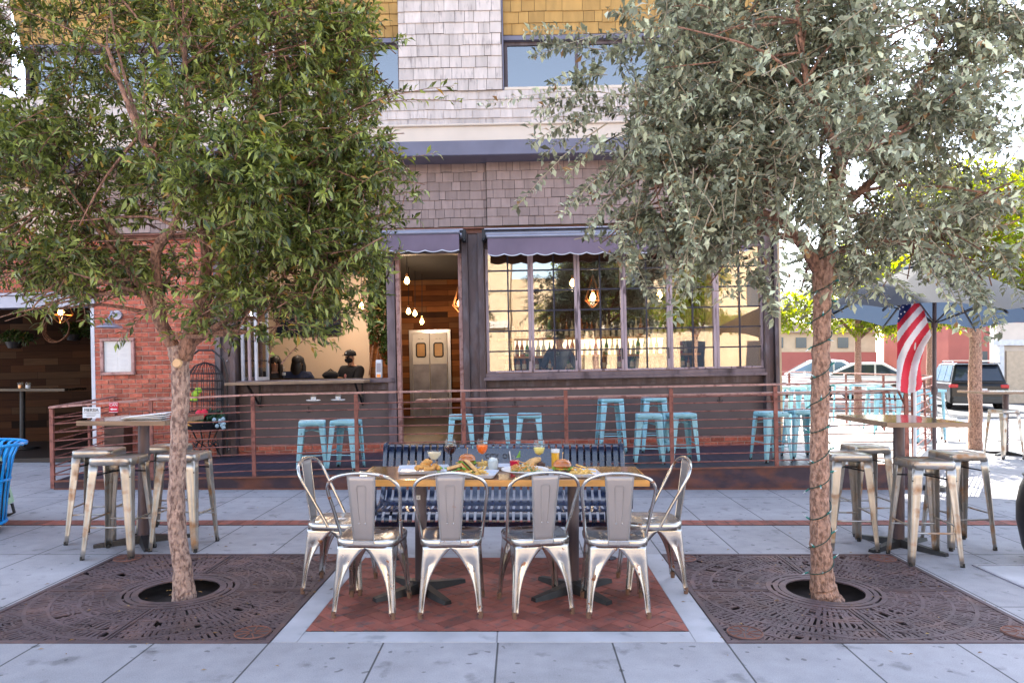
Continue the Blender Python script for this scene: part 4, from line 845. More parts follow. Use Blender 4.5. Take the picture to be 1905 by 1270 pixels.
random.seed(21)
for a, c in (((1130,230,4.4),(962,385,4.3)),((1160,300,4.4),(1040,405,4.3)),((1120,70,4.5),(975,60,4.4)),((1180,180,4.4),(890,200,4.3)),((1120,210,4.4),(985,270,4.3)),((1200,60,4.5),(990,110,4.3)),((1170,330,4.3),(1085,440,4.2)),((1240,400,4.3),(1165,520,4.2)),((1320,330,4.0),(1245,600,4.0)),((1480,330,3.9),(1440,560,3.9)),((1560,340,4.0),(1600,500,3.9)),((1700,450,4.2),(1790,620,4.1)),((1760,430,4.2),(1850,600,4.1)),((1850,450,4.2),(1900,560,4.1)),((1240,260,4.0),(1300,480,3.9)),((1380,250,4.0),(1360,470,3.9)),((1640,300,4.0),(1720,480,3.9)),((1200,420,4.4),(1370,545,4.3)),((1790,480,4.3),(1835,640,4.2)),((1610,480,4.3),(1700,560,4.2)),((1140,420,4.4),(1215,560,4.3)),((1540,200,3.9),(1700,330,3.9)),((1700,180,4.1),(1840,300,4.1)),((1260,80,4.1),(1130,20,4.0)),((1400,470,4.3),(1440,600,4.2)),((1130,140,4.4),(1020,160,4.3))):
    a = P(*a); c = P(*c); ex2.append((*a, *c)); n_ = (c-a)
    for _ in range(2): ex2.append((*(a+Vector([random.uniform(-.12,.12) for i in range(3)])), *(a+n_*random.uniform(.4,.8)+Vector([random.uniform(-.16,.16) for i in range(3)]))))
h2 = lambda px, py, r1, r2: (P(px,py,4.6).x, 0, P(px,py,4.6).z, r1*4.6/F, r2*4.6/F)
foliage('crown', lm2, T2, o2, lb2, 3300, 19, .32, .056, .0215, .2, .6, .35, [h2(1490,430,42,40),h2(1575,400,35,45),h2(1700,110,50,40),h2(1370,240,28,20),h2(1225,480,30,20),h2(1760,170,40,60),h2(1640,350,30,25),h2(1500,510,45,45),h2(1300,380,30,26),h2(1580,230,30,24),h2(1420,90,22,30),h2(1820,330,35,30),h2(1680,520,40,18),h2(1240,600,120,66),h2(1525,610,80,110),h2(1470,480,50,50)], .8, seed=8, tw_r=.0022, twigmat=pm('pale_twig', (.4,.33,.24), .8), fwd=.5)
foliage('crown', lm2, T2, o2, lb2, 2, 62, .34, .05, .022, .18, .6, .35, (), .8, seed=18, extra=ex2, tw_r=.0018, twigmat=bpy.data.materials['pale_twig'], fwd=.35)
# string lights round the right trunk
t = thing('string_lights', 'dark green string lights wound around the right tree trunk', 'string lights', o2)
b = MB(); pts = []; lq = []; N_ = 30
def tx(z):
    k = [(0.0,1.94,.086),(.16,1.93,.075),(.46,1.92,.065),(.96,1.915,.06),(1.56,1.925,.057),(1.96,1.935,.059),(2.3,1.955,.071)]
    for (a, x, r), (c, y, s) in zip(k, k[1:]):
        if z <= c: u = (z-a)/(c-a); return x+(y-x)*u-1.93, r+(s-r)*u
    return .02, .075
for i in range(N_*12):
    a = 2*math.pi*i/N_; z = .1+2.18*i/(N_*12)+.022*math.sin(a+.6)+.012*math.sin(i*.13); cx, r = tx(z); r += .0035
    pts.append((cx+r*math.cos(a), r*math.sin(a), z))
    if i % 9 == 3:
        q = Vector(pts[-1]); u = Vector((math.cos(a), math.sin(a), random.uniform(-.9,.9))).normalized(); lq.append((q,u))
b.tube(pts, .0034, 5); b.build('cable', M['wire'], t); ts = pm('teal_socket', (.02,.22,.2), .5)
for q, u in lq:
    lp = MB(); lp.tube([q, q+u*.028], .0055, 5); so_ = lp.build('lamp_socket', ts, t); bl = MB(); bl.tube([q+u*.028, q+u*.05], [.0045,.001], 5); bl.build('bulb', M['bulbw'], so_)
# background trees
lm3 = leafmat('sunny_leaf', (.09,.15,.01), (.3,.36,.02), rough=.5, tr=.55, yel=(.5,.42,.05), yt=.85)
def bgtree(px, dpt, h, label, base=0., lob=None, n=900, seed=1, r=.1, ll=.1, lean=0.):
    x = (px-VX)*dpt/F; o = Vector((x, dpt, base)); t = thing('background_tree', label, 'tree', o, 0, 'yellow green trees around the lot')
    ls = [(x+a, dpt+b_, c, d, e, f) for a, b_, c, d, e, f in lob]
    z0 = min(l[2] for l in ls)-.2
    limbs(t, o, M['bark2'], ([(x,dpt,base),(x+lean,dpt,base+z0*.5),(x+lean*1.5,dpt,z0+.3)], [r*1.2,r,r*.8]),
      [([Vector((x+lean,dpt,z0-.5)), Vector((x+l[0]*.0+(l[0]-x)*.5,dpt,z0+.4)), Vector((l[0],l[1],l[2]))], [r*.5,r*.4,r*.15]) for l in ls], ls, seed, nt=4)
    foliage('crown', lm3, t, o, ls, n, 13, .55, ll, ll*.42, .1, .5, .3, (), .8, seed=seed, tw_r=.005)
bgtree(1814, 12.5, 5, 'near yellow green tree standing between the dark car and the far bar table', 0, [(-1.6,0,2.75,1.3,1.2,.55),(.2,.3,3.3,1.6,1.6,1.0),(1.3,-.2,2.8,1.1,1.2,.6),(-.3,0,4.3,1.6,1.5,.8)], 1500, 31, .1, .1)
bgtree(1596, 24, 5, 'slender yellow green tree behind the white cars seen right of the lit trunk', -.3, [(-1.8,0,3.2,1.6,1.5,.8),(.6,0,3.0,1.8,1.5,.8),(2.4,0,3.3,1.4,1.3,.8),(.2,0,4.6,1.9,1.6,1.1)], 1100, 32, .11, .14)
bgtree(1730, 27, 5, 'yellow green tree behind the flag beside the dark car', -.3, [(-1.2,0,3.4,1.6,1.5,.9),(1.2,0,3.6,1.8,1.5,1.0),(0,0,5.0,2.0,1.6,1.2)], 900, 33, .12, .15)
bgtree(1935, 17, 5, 'green tree at the right edge in front of the pale shopfront', -.3, [(-1.6,0,3.4,1.4,1.3,.7),(.2,0,3.8,1.5,1.5,1.0),(0,0,5.0,2.0,1.6,1.2)], 900, 34, .12, .12)
# ================================================================ FURNITURE
def foot_leg(b, top, bot, w0, w1, zt, zb, dirx, diry, arch=2.2, n=14, groove=.006):
    """a pressed sheet leg: two flanges meeting in a rounded corner, wide at the top, narrow at the foot"""
    vs = []; K = 13
    for i in range(n+1):
        t = i/n; z = zt+(zb-zt)*t
        cx = top[0]+(bot[0]-top[0])*t; cy = top[1]+(bot[1]-top[1])*t
        u = max(0, (1-t)); wx = w1+(w0-w1)*u**arch; rc = .014
        g = groove*max(0., min(1., (t-.16)*9))*max(0., min(1., (1.0-t)*7))
        for k in range(K):
            q = k/(K-1)*2-1; a = abs(q); m = max(0, a-.16)/.84; off = m*wx
            e = math.exp(-((m-.42)/.2)**2)*g
            if q < 0: p = (cx-dirx*(rc+off), cy-diry*e)
            elif q > 0: p = (cx-dirx*e, cy-diry*(rc+off))
            else: p = (cx-dirx*rc*.3, cy-diry*rc*.3)
            vs.append((p[0], p[1], z))
    fs = []
    for i in range(n):
        for k in range(K-1): a = i*K+k; fs.append((a, a+1, a+K+1, a+K) if dirx*diry > 0 else (a, a+K, a+K+1, a+1))
    b.add(vs, fs, True)
def rrect(w, d, r, n=6, wf=None):
    pts = []
    for cx, cy, a0 in ((1,1,0),(-1,1,90),(-1,-1,180),(1,-1,270)):
        ww = w if cy < 0 or wf is None else wf
        for i in range(n+1):
            a = R(a0+90*i/n); pts.append((cx*(ww/2-r)+r*math.cos(a), cy*(d/2-r)+r*math.sin(a)))
    return pts
def loft(b, rings, cap=True):
    n = len(rings[0]); vs = [p for r in rings for p in r]; fs = []
    for i in range(len(rings)-1):
        for k in range(n): fs.append((i*n+k, i*n+(k+1)%n, (i+1)*n+(k+1)%n, (i+1)*n+k))
    b.add(vs, fs, True)
    if cap: b.add(list(rings[-1]), [tuple(range(n))], True)
def make_stool(label, h, mat, group, name='metal_stool'):
    t = thing(name, label, 'stool', (0,0,0), 0, group); s = h/.76; hw = .155; ft = .15+.045*s
    b = MB(); loft(b, [[(x,y,z) for x, y in rrect(w_, w_, r_)] for w_, r_, z in ((.318,.035,h-.055),(.316,.035,h-.012),(.308,.04,h-.002),(.29,.045,h),(.27,.05,h-.004),(.02,.008,h-.006))])
    b.build('seat', mat, t, solid=.003)
    b = MB(); b.cyl((0,0,h-.0065), .016, .002, 10); b.build('seat_hole', M['black'], t)
    for sx in (-1,1):
        for sy in (-1,1):
            b = MB(); foot_leg(b, (sx*hw,sy*hw), (sx*ft,sy*ft), .062, .022, h-.05, .012, sx, sy, 1.0, 10, .005)
            lg = b.build('leg', mat, t, solid=.003, sharp=50); b = MB(); b.cyl((sx*(ft-.012),sy*(ft-.012),0), .017, .028, 8, .015); b.build('foot_cap', M['rubber'], lg)
    b = MB(); z = .24*s
    for zz, ax in ((z,0),(z+.045,1)):
        e = hw+(ft-hw)*(1-zz/h)-.012
        for q in (-1,1): b.tube([(-e,q*e,zz),(e,q*e,zz)] if ax == 0 else [(q*e,-e,zz),(q*e,e,zz)], .007, 7)
    b.build('footrest', mat, t)
    b = MB(); e = hw+.003
    b.tube([(-e,-e,h-.14),(0,0,h-.11),(e,e,h-.14)], .006, 6); b.tube([(-e,e,h-.14),(0,0,h-.118),(e,-e,h-.14)], .006, 6); b.build('cross_brace', M['black'] if mat != M['blue'] else mat, t)
    return t
def make_chair(label, group):
    t = thing('metal_cafe_chair', label, 'chair', (0,0,0), 0, group); H = .45
    # front of the chair faces +y, the back is at -y
    b = MB(); rs = []
    for w_, wf, r_, z in ((.355,.375,.085,H-.045),(.362,.382,.088,H-.028),(.362,.382,.088,H-.01),(.352,.372,.085,H-.001),(.33,.35,.08,H),(.3,.32,.075,H-.008),(.16,.17,.04,H-.012),(.01,.01,.003,H-.012)):
        rs.append([(x,y,z) for x, y in rrect(w_, w_*.98, r_, 7, wf)])
    loft(b, rs); b.build('seat', M['steel'], t, solid=.002, sharp=60)
    for sx in (-1,1):
        for sy in (-1,1):
            f = .166 if sy < 0 else .176
            b = MB(); foot_leg(b, (sx*f*.98,sy*.165), (sx*(f+.02),sy*.2), f-.004, .018, H-.04, .02, sx, sy, 2.9, 22, .014)
            lg = b.build('leg', M['steel'], t, solid=.0025, sharp=60); b = MB(); b.cyl((sx*(f+.008),sy*.188,0), .014, .04, 8, .016); b.build('foot_cap', pm('rusty_foot', (.16,.09,.06), .8) if 'rusty_foot' not in bpy.data.materials else bpy.data.materials['rusty_foot'], lg)
    # hoop
    pts = [(-.182,-.02,H-.02),(-.186,-.045,H+.03),(-.2,-.12,.62),(-.212,-.175,.72),(-.205,-.2,.77),(-.17,-.218,.81),(-.1,-.23,.835),(0,-.235,.845)]
    pts += [(-x,y,z) for x,y,z in pts[-2::-1]]; out = []
    V = [Vector(p) for p in pts]
    for i in range(len(V)-1):
        for k in range(4):
            u = k/4; p0 = V[max(i-1,0)]; p1 = V[i]; p2 = V[i+1]; p3 = V[min(i+2,len(V)-1)]
            out.append(.5*((2*p1)+(p2-p0)*u+(2*p0-5*p1+4*p2-p3)*u*u+(3*p1-p0-3*p2+p3)*u**3))
    b = MB(); b.tube(out+[V[-1]], .0098, 10); b.build('back_hoop', M['steel'], t)
    # splat: slightly curved tapered plate with a pressed U
    b = MB(); n = 14; m = 10; vs = []; fs = []
    for i in range(n+1):
        u = i/n; z = H-.01+(.838-H)*u; y = -.178-.052*u**1.0-.004*math.sin(u*3.14); w_ = .056+.024*u
        for k in range(m+1):
            q = k/m*2-1; vs.append((q*w_, y-.006*(1-q*q), z))
    for i in range(n):
        for k in range(m): a = i*(m+1)+k; fs.append((a,a+1,a+m+2,a+m+1))
    b.add(vs, fs, True); sp = b.build('back_splat', M['steelplate'], t, solid=.004)
    b = MB(); yy = lambda z: -.178-.052*((z-H+.01)/(.838-H))-.0115
    q = [(-.018,yy(.56),.56),(-.027,yy(.76),.76),(-.022,yy(.772),.772),(.022,yy(.772),.772),(.027,yy(.76),.76),(.018,yy(.56),.56)]
    b.tube(q, .003, 6); b.build('pressed_rib', M['steelplate'], sp)
    b = MB()
    for s in (-1,1):
        b.tube([(s*.058,-.177,H-.01),(s*.082,-.232,.836)], .0035, 6)
        for z in (.56,): b.ball((s*.018,yy(z)-.001,z-.008), .005, 6, 4)
    b.build('edge_bead', M['steel'], sp)
    b = MB(); b.box(-.062,-.19,H-.03,.062,-.176,H-.002); b.build('back_clip', M['steel'], t, bevel=.004)
    return t
GC = 'metal cafe chairs around the dining table'
c0 = make_chair('metal cafe chair at the table, back to the viewer, leftmost of the four', GC); c0.location = (-.9,4.345,.006); c0.rotation_euler.z = R(-4)
for x, y, rz, lb in ((-.42,4.35,3,'metal cafe chair at the table, back to the viewer, second from the left'),(.085,4.375,14,'metal cafe chair turned at an angle, back to the viewer, third from the left'),(.565,4.345,-1,'metal cafe chair at the table, back to the viewer, rightmost of the four'),
    (-1.2,4.77,-94,'metal cafe chair drawn up to the left end of the dining table'),(.86,4.78,92,'metal cafe chair drawn up to the right end of the dining table')):
    dup(c0, (x,y,.006), R(rz), lb)
dup(c0, (8.15,13.9,0), R(200), 'sunlit metal cafe chair alone on the bright pavement before the dark car', 'metal chairs in the sun')
# grey stools
gs = make_stool('pale steel stool nearest the viewer at the left bar table', .76, M['steelw'], 'steel stools at the left bar table'); gs.location = (-3.13,5.61,0); gs.rotation_euler.z = R(2)
for x, y, rz, lb, gp in ((-3.56,6.08,8,'pale steel stool at the outer left side of the left bar table','L'),(-2.73,5.84,-3,'pale steel stool right of the left bar table, half behind the trunk','L'),(-3.12,6.36,3,'pale steel stool farthest behind the left bar table','L'),
   (3.03,5.42,-3,'steel stool nearest the viewer at the right bar table','R'),(3.56,5.88,4,'steel stool at the outer right side of the right bar table','R'),(2.62,5.83,-3,'steel stool between the lit trunk and the right bar table pole','R'),(3.03,6.35,2,'steel stool farthest behind the right bar table','R'),
   (7.6,11.35,10,'sunlit steel stool at the far bar table by the near yellow green tree','F'),(8.45,11.5,-8,'steel stool cut by the right edge at the far bar table','F')):
    dup(gs, (x,y,0), R(rz), lb, {'L':'steel stools at the left bar table','R':'steel stools at the right bar table','F':'steel stools at the far bar table'}[gp])
# blue stools on the deck
def put(proto, px, d, rz, lb, gp, first=False):
    x = (px-VX)*d/F; loc = (x, d, DK(x)+.002)
    if first: proto.location = loc; proto.rotation_euler.z = R(rz); proto['label'] = lb; proto['group'] = gp; return proto
    return dup(proto, loc, R(rz), lb, gp)
bs = make_stool('x', .61, M['blue'], 'g', 'blue_stool'); bt = make_stool('x', .76, M['blue'], 'g', 'blue_stool')
put(bs, 581, 8.98, 14, 'pale blue stool under the two glass jars, left one of the pair', 'low blue stools behind the railing', True)
put(bs, 644, 8.98, -8, 'pale blue stool under the two glass jars, right one of the pair', 'low blue stools behind the railing')
put(bs, 858, 9.5, 4, 'pale blue stool below the door post behind the bench', 'low blue stools behind the railing')
put(bs, 924, 9.5, 2, 'pale blue stool behind the orange wine glass, between two others', 'low blue stools behind the railing')
put(bs, 985, 9.5, -2, 'pale blue stool behind the white wine glass and the bench', 'low blue stools behind the railing')
put(bt, 1136, 10.15, 5, 'tall pale blue stool against the wall standing apart left of a cluster', 'tall blue stools against the wall', True)
put(bt, 1216, 10.15, 0, 'tall pale blue stool at the back of the cluster of three against the wall', 'tall blue stools against the wall')
put(bs, 1207, 9.0, -6, 'low pale blue stool at the front left of the cluster of three', 'low blue stools behind the railing')
put(bs, 1267, 9.05, 6, 'low pale blue stool at the front right of the cluster of three', 'low blue stools behind the railing')
put(bs, 1434, 8.95, 14, 'pale blue stool in front of the corner column, left one of the pair', 'low blue stools behind the railing')
put(bs, 1490, 9.25, 4, 'pale blue stool right of the corner column beside the lit trunk', 'low blue stools behind the railing')
for px, d, rz, lb in ((1478,13.2,5,'tall blue stool on the sunny patio just past the corner column'),(1510,14.0,12,'tall blue stool on the sunny patio left of the lit trunk'),(1636,12.6,6,'tall blue stool on the sunny patio left of the flag pole'),(1704,10.6,20,'tall blue stool nearest the patio railing corner by the flag')):
    put(bt, px, d, rz, lb, 'blue stools on the sunny patio')
# ---- tables
def cross_base(b, c, r, h=.035, rot=0):
    for k in range(4):
        a = rot+k*math.pi/2; d = Vector((math.cos(a), math.sin(a), 0)); n = Vector((-d.y, d.x, 0)); C = Vector(c); rs = []
        for u, w_, z1 in ((0,.04,.07),(.35,.034,.05),(.8,.03,.032),(1.,.026,.024)):
            p = C+d*r*u; rs.append([p-n*w_, p+n*w_, p+n*w_*.75+Vector((0,0,z1)), p-n*w_*.75+Vector((0,0,z1))])
        loft(b, rs)
t = thing('dining_table', 'long varnished wooden table laid with food and drinks in front of the bench', 'table', (-.12,4.635,.006))
b = MB(); b.box(-.89,-.29,.73,.89,.29,.77); tt = b.build('tabletop', M['table'], t, bevel=.006)
b = MB(); b.box(-.89,-.295,.731,.89,-.2905,.7695); b.box(-.895,-.288,.731,-.8905,.288,.7695); b.box(.8905,-.288,.731,.895,.288,.7695); b.build('table_edge', M['tableedge'], t)
for x in (-.53,.455):
    b = MB(); b.cyl((x,.02,.05), .037, .66, 20); b.cyl((x,.02,.7), .1, .018, 20); po = b.build('pedestal', M['frame2'], t)
    b = MB(); cross_base(b, (x,.02,0), .33, rot=R(38)); b.cyl((x,.02,.04),.055,.04,16); b.build('cross_foot', M['black'], po)
b = MB(); b.box(-.553,-.024,.6,-.527,-.019,.628); tg = b.build('tag', M['paper'], t); text_mesh('number', 'E', .016, M['black'], tg, Matrix.Translation((-.54,-.0245,.613)) @ FRONT)
def bar_table(loc, w_, label, mat, edge, rz=0, h=1.03, d=None, foot=.36):
    d = d or w_; t = thing('bar_table', label, 'table', loc, rz)
    b = MB(); b.box(-w_/2,-d/2,h-.03,w_/2,d/2,h); b.build('tabletop', mat, t, bevel=.004)
    b = MB(); e = .006
    for q in ((-w_/2-e,-d/2-e,w_/2+e,-d/2-.0005),(-w_/2-e,d/2+.0005,w_/2+e,d/2+e),(-w_/2-e,-d/2,-w_/2-.0005,d/2),(w_/2+.0005,-d/2,w_/2+e,d/2)): b.box(q[0],q[1],h-.036,q[2],q[3],h-.001)
    b.build('edge_band', edge, t)
    b = MB(); b.cyl((0,0,.05), .043, h-.09, 20); b.cyl((0,0,h-.05), .1, .018, 16); po = b.build('pole', M['frame2'], t)
    b = MB(); cross_base(b, (0,0,0), foot, rot=R(32)); b.build('cross_foot', M['black'], po); return t
bar_table((-3.13,5.97,0), .68, 'high square bar table left of the left tree with a rolled white menu on it', M['bartop'], M['baredge'])
bar_table((3.06,5.84,0), .62, 'high dark varnished bar table between the lit trunk and the right edge', M['bartop'], M['baredge'], h=1.035, d=.86, foot=.38)
bar_table((7.9,11.75,0), 1.15, 'far bar table in dappled sun at the right edge', M['bartop'], M['baredge'], d=.7, h=1.04, foot=.32)
t = thing('folded_menu', 'white folded menus lying on the left bar table', 'menu', (-3.02,5.86,1.031), R(6))
for k in range(3):
    b = MB(); b.box(-.19+.01*k,-.09,.003+k*.012,.12+.012*k,.09,.012+k*.012); b.M = Matrix(); o = b.build('sheet', M['paper'], t, bevel=.002); o.rotation_euler = (0,-.05*k,.06*k)
# patio tables seen through the far rail
for px, d, lb in ((1600,13.9,'blue topped patio table behind the lit trunk'),(1690,11.3,'pale blue patio table between the flag pole and the patio railing')):
    x = (px-VX)*d/F; t = thing('patio_table', lb, 'table', (x,d,DK(x))); b = MB(); b.box(-.38,-.38,.72,.38,.38,.76); b.build('tabletop', M['blue'], t, bevel=.005)
    for sx in (-1,1):
        for sy in (-1,1): b = MB(); b.tube([(sx*.34,sy*.34,.72),(sx*.36,sy*.36,0)], [.024,.016], 8); b.build('leg', M['blue'], t)
# ---- bench
t = thing('park_bench', 'glossy dark blue strap metal bench behind the table with CITY OF cut in its back', 'bench', (-.14,5.15,0))
prof = [(.64,.70),(.64,.77),(.62,.815),(.585,.84),(.55,.835),(.53,.81),(.515,.76),(.495,.68),(.47,.6),(.45,.53),(.425,.47),(.38,.43),(.3,.405),(.2,.405),(.12,.415),(.06,.41),(.02,.385),(.0,.345),(.01,.31)]
def strap(b, x0, x1, i0, i1, off=0., th=.005):
    p = prof[i0:i1+1]; vs = []
    for k, (y, z) in enumerate(p):
        a = p[max(k-1,0)]; c = p[min(k+1,len(p)-1)]; ty, tz = c[0]-a[0], c[1]-a[1]; l_ = math.hypot(ty,tz); ny, nz = tz/l_, -ty/l_; s = -1
        for x in (x0,x1): vs.append((x, y-ny*s*off, z-nz*s*off))
        for x in (x0,x1): vs.append((x, y-ny*s*(off-th), z-nz*s*(off-th)))
    fs = []
    for k in range(len(p)-1):
        a = k*4; fs += [(a,a+1,a+5,a+4),(a+2,a+6,a+7,a+3),(a,a+4,a+6,a+2),(a+1,a+3,a+7,a+5)]
    b.add(vs, fs, True)
b = MB(); N_ = 33; pw = 1.82/N_
for k in range(N_): strap(b, -.91+k*pw+.009, -.91+(k+1)*pw-.009, 0, 18)
b.build('straps', M['bench'], t, sharp=50)
b = MB()
for i0, i1 in ((0,1),(3,4),(11,12),(14,15),(17,18)): strap(b, -.91, .91, i0, i1, .0012, .004)
bk = b.build('cross_band', M['bench'], t, sharp=50)
b = MB(); strap(b, -.4, .47, 5, 9, .0022, .004); pl = b.build('back_plate', M['bench'], t, sharp=50)
ang = math.atan2(.515-.45, .76-.53)
Mx = Matrix.Translation((-.046, .507, .753)) @ Matrix.Rotation(-ang*.9, 4, 'X') @ FRONT
text_mesh('lettering', 'CITY  OF', .05, M["black"], pl, Matrix.Translation((0,-.011,0)) @ Mx, .0015)
for s in (-1,1):
    b = MB(); x = s*.93
    b.tube([(x,y,z) for y, z in prof], .02, 8); b.build('end_frame', M['bench'], t)
    b = MB(); x = s*.8; b.tube([(x,.3,.38),(x,.3,.0)], .028, 12); b.cyl((x,.3,0),.06,.012,16); b.bar((x,.1,.385),(x,.45,.385),.04,.03); b.tube([(x,.34,.3),(x,.56,.5),(x,.6,.75)],.02,8); b.build('leg', M['bench'], t)
    b = MB(); x = s*.93; b.tube([(x,.1,.38),(x,.06,.5),(x,.1,.62),(x,.3,.65),(x,.5,.62)], .02, 8); b.build('armrest', M['bench'], t)
# ---- litter bin, sandwich board, dark bin
t = thing('litter_bin', 'bright blue strap metal litter bin cut off by the left edge', 'litter bin', (-4.84,6.25,0))
b = MB()
for k in range(30):
    a = 2*math.pi*k/30; c, s = math.cos(a), math.sin(a); pr = [(.46,.76),(.44,.772),(.4,.755),(.36,.66),(.335,.5),(.315,.3),(.3,.07)]; n = Vector((-s,c,0))*.017
    vs = []; fs = []
    for r, z in pr: p = Vector((r*c,r*s,z)); vs += [p-n,p+n]
    b.add(vs, [(2*i,2*i+1,2*i+3,2*i+2) for i in range(len(pr)-1)], True)
b.build('straps', M['binblue'], t, solid=.006)
b = MB(); 
for r, z in ((.45,.775),(.33,.46),(.305,.09)): b.tube([(r*math.cos(a*.1745),r*math.sin(a*.1745),z) for a in range(36)], .014, 8, True)
b.build('ring', M['binblue'], t); b = MB(); b.lathe([(.001,.06),(.27,.06),(.3,.6),(.28,.6)], 24); b.build('liner', M['black'], t); b = MB(); b.cyl((0,0,0),.2,.06,20); b.build('base', M['binblue'], t)
t = thing('sandwich_board', 'pale green sandwich board on a black foot behind the blue bin', 'sign', (-5.1,6.75,0), R(20))
gm = pm('pale_green_plastic', (.42,.6,.42), .5)
for s in (-1,1):
    b = MB(); b.M = Matrix.Translation((0,0,.95)) @ Matrix.Rotation(s*R(14),4,'Y')
    for q in ((-.35,-.75),(.29,.35)) : pass
    b.box(-.02,-.34,-.86,.0,-.28,0); b.box(-.02,.28,-.86,.0,.34,0); b.box(-.019,-.279,-.86,-.001,.279,-.8); b.box(-.019,-.279,-.08,-.001,.279,0); o = b.build('frame', gm, t, bevel=.006)
    b = MB(); b.M = Matrix.Translation((0,0,.95)) @ Matrix.Rotation(s*R(14),4,'Y'); b.box(-.015,-.279,-.799,-.005,.279,-.081); b.build('board', M['black'], o)
b = MB()
for y in (-.2,.2): b.tube([(-.22,y,.12),(-.24,y,.03),(-.2,y,.012),(.2,y,.012),(.24,y,.03),(.22,y,.12)], .014, 7)
b.build('foot', M['black'], t)
t = thing('planter_pot', 'tall dark metal pot cut off by the right edge in front of the steel stools', 'pot', (4.0,5.35,0))
b = MB(); b.lathe([(.001,0),(.2,0),(.235,.1),(.272,.3),(.272,.42),(.25,.55),(.22,.62),(.235,.64),(.225,.65),(.2,.63),(.2,.58),(.001,.58)], 32); b.build('pot_body', M['black'], t)
# ================================================================ DECK + RAILINGS
def deck():
    poly = [(-5.5,8.5),(4.62,8.5),(6.22,10.8),(6.35,17.0),(3.9,17.0),(3.9,10.74),(-6.0,10.74)]
    b = MB(); n = len(poly); b.add([(x,y,DK(x)) for x,y in poly]+[(x,y,-.02) for x,y in poly], [tuple(range(n))]+[(i,n+i,n+(i+1)%n,(i+1)%n) for i in range(1,n) if i != 4])
    structure(b.build('deck', M['deckpale']))
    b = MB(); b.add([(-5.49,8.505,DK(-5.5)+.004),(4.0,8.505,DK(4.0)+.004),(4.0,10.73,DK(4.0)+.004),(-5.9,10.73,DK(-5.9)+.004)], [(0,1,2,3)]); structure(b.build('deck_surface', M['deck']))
    b = MB(); x = -5.45
    while x < 3.9: b.bar((x,8.51,DK(x)+.0045),(x,10.72,DK(x)+.0045),.005,.002); x += .14
    b.build('board_joint', M['black'], bpy.data.objects['deck_surface'])
    b = MB(); b.add([(-5.5,8.497,0),(4.63,8.497,0),(4.63,8.497,DK(4.63)-.015),(-5.5,8.497,DK(-5.5)-.015),(-5.5,8.485,0),(4.63,8.485,0),(4.63,8.485,DK(4.63)-.015),(-5.5,8.485,DK(-5.5)-.015)], [(4,5,6,7),(1,0,3,2),(0,4,7,3),(5,1,2,6)])
    o = structure(b.build('deck_fascia', M['fascia']))
    b = MB()
    for z0, z1 in ((lambda x: DK(x)-.014, lambda x: DK(x)+.004),(lambda x: .002, lambda x: .016)):
        b.add([(-5.5,8.47,z0(-5.5)),(4.64,8.47,z0(4.64)),(4.64,8.47,z1(4.64)),(-5.5,8.47,z1(-5.5)),(-5.5,8.52,z0(-5.5)),(4.64,8.52,z0(4.64)),(4.64,8.52,z1(4.64)),(-5.5,8.52,z1(-5.5))], [(0,1,2,3),(5,4,7,6),(3,2,6,7),(0,4,5,1)])
    b.build('flange', M['rustedge'], o)
deck()
BZ = [.84,.765,.665,.565,.465,.365,.265,.165,.07]
def railing(label, posts, dz=None, ledge=False, bars=BZ, name='railing', top=.965, two=False):
    t = bthing(name, label, 'railing'); dz = dz or (lambda i: 0)
    for i, (x, y) in enumerate(posts):
        z = dz(i); b = MB(); d = Vector(posts[min(i+1,len(posts)-1)])-Vector(posts[max(i-1,0)])
        b.M = Matrix.Translation((x,y,0)) @ Matrix.Rotation(math.atan2(d.y,d.x),4,'Z'); b.box(-.022,-.012,0 if z == 0 else -.09,.022,.012,top+z-.02); b.build('post', M['rail'], t)
    V = [Vector((x,y,dz(i))) for i,(x,y) in enumerate(posts)]
    b = MB()
    for i, (a, c) in enumerate(zip(V, V[1:])): e = (c-a).normalized()*.02; b.bar(a-e+Vector((0,0,top)), c+e+Vector((0,0,top)), .05-.0015*(i % 3), .022-.0013*(i % 3))
    b.build('top_rail', M['railtop'], t)
    for z in bars:
        b = MB()
        for a, c in zip(V, V[1:]): b.tube([a+Vector((0,-.0,z)), c+Vector((0,-.0,z))], .0078, 6, cap=False)
        b.build('bar', M['rail'], t)
    if ledge: 
        b = MB(); b.box(V[3].x+.7,8.52,.85,V[-1].x-.0,8.68,.87); b.build('drink_ledge', M['railtop'], t, bevel=.003)
        b = MB()
        for v in V[3:]: b.bar((v.x,8.67,.845),(v.x,8.52,.68),.015,.02)
        b.build('ledge_bracket', M['rail'], t)
    return t
FP = [(lx(p,8.5),8.5) for p in (98,283,473,665,865,1055,1251,1445,1688)]
railing('long rust red bar railing along the front edge of the deck', FP, lambda i: (-.1,-.03,0,0,0,0,0,0,0)[i], True)
railing('short rust red railing returning from the left end of the deck to the wall', [(-5.56,8.56),(-5.75,9.6),(-5.98,10.6)], lambda i: -.1+.02*i)
railing('rust red railing running back diagonally from the deck corner by the flag', [(4.66,8.56),(5.4,9.62),(6.15,10.7)])
railing('rust red railing along the sunny far side of the patio', [(6.22,10.9),(6.25,12.4),(6.28,13.9),(6.3,15.4),(6.32,16.95),(5.2,16.97),(4.0,16.98)])
t = bpy.data.objects.new('x', None)
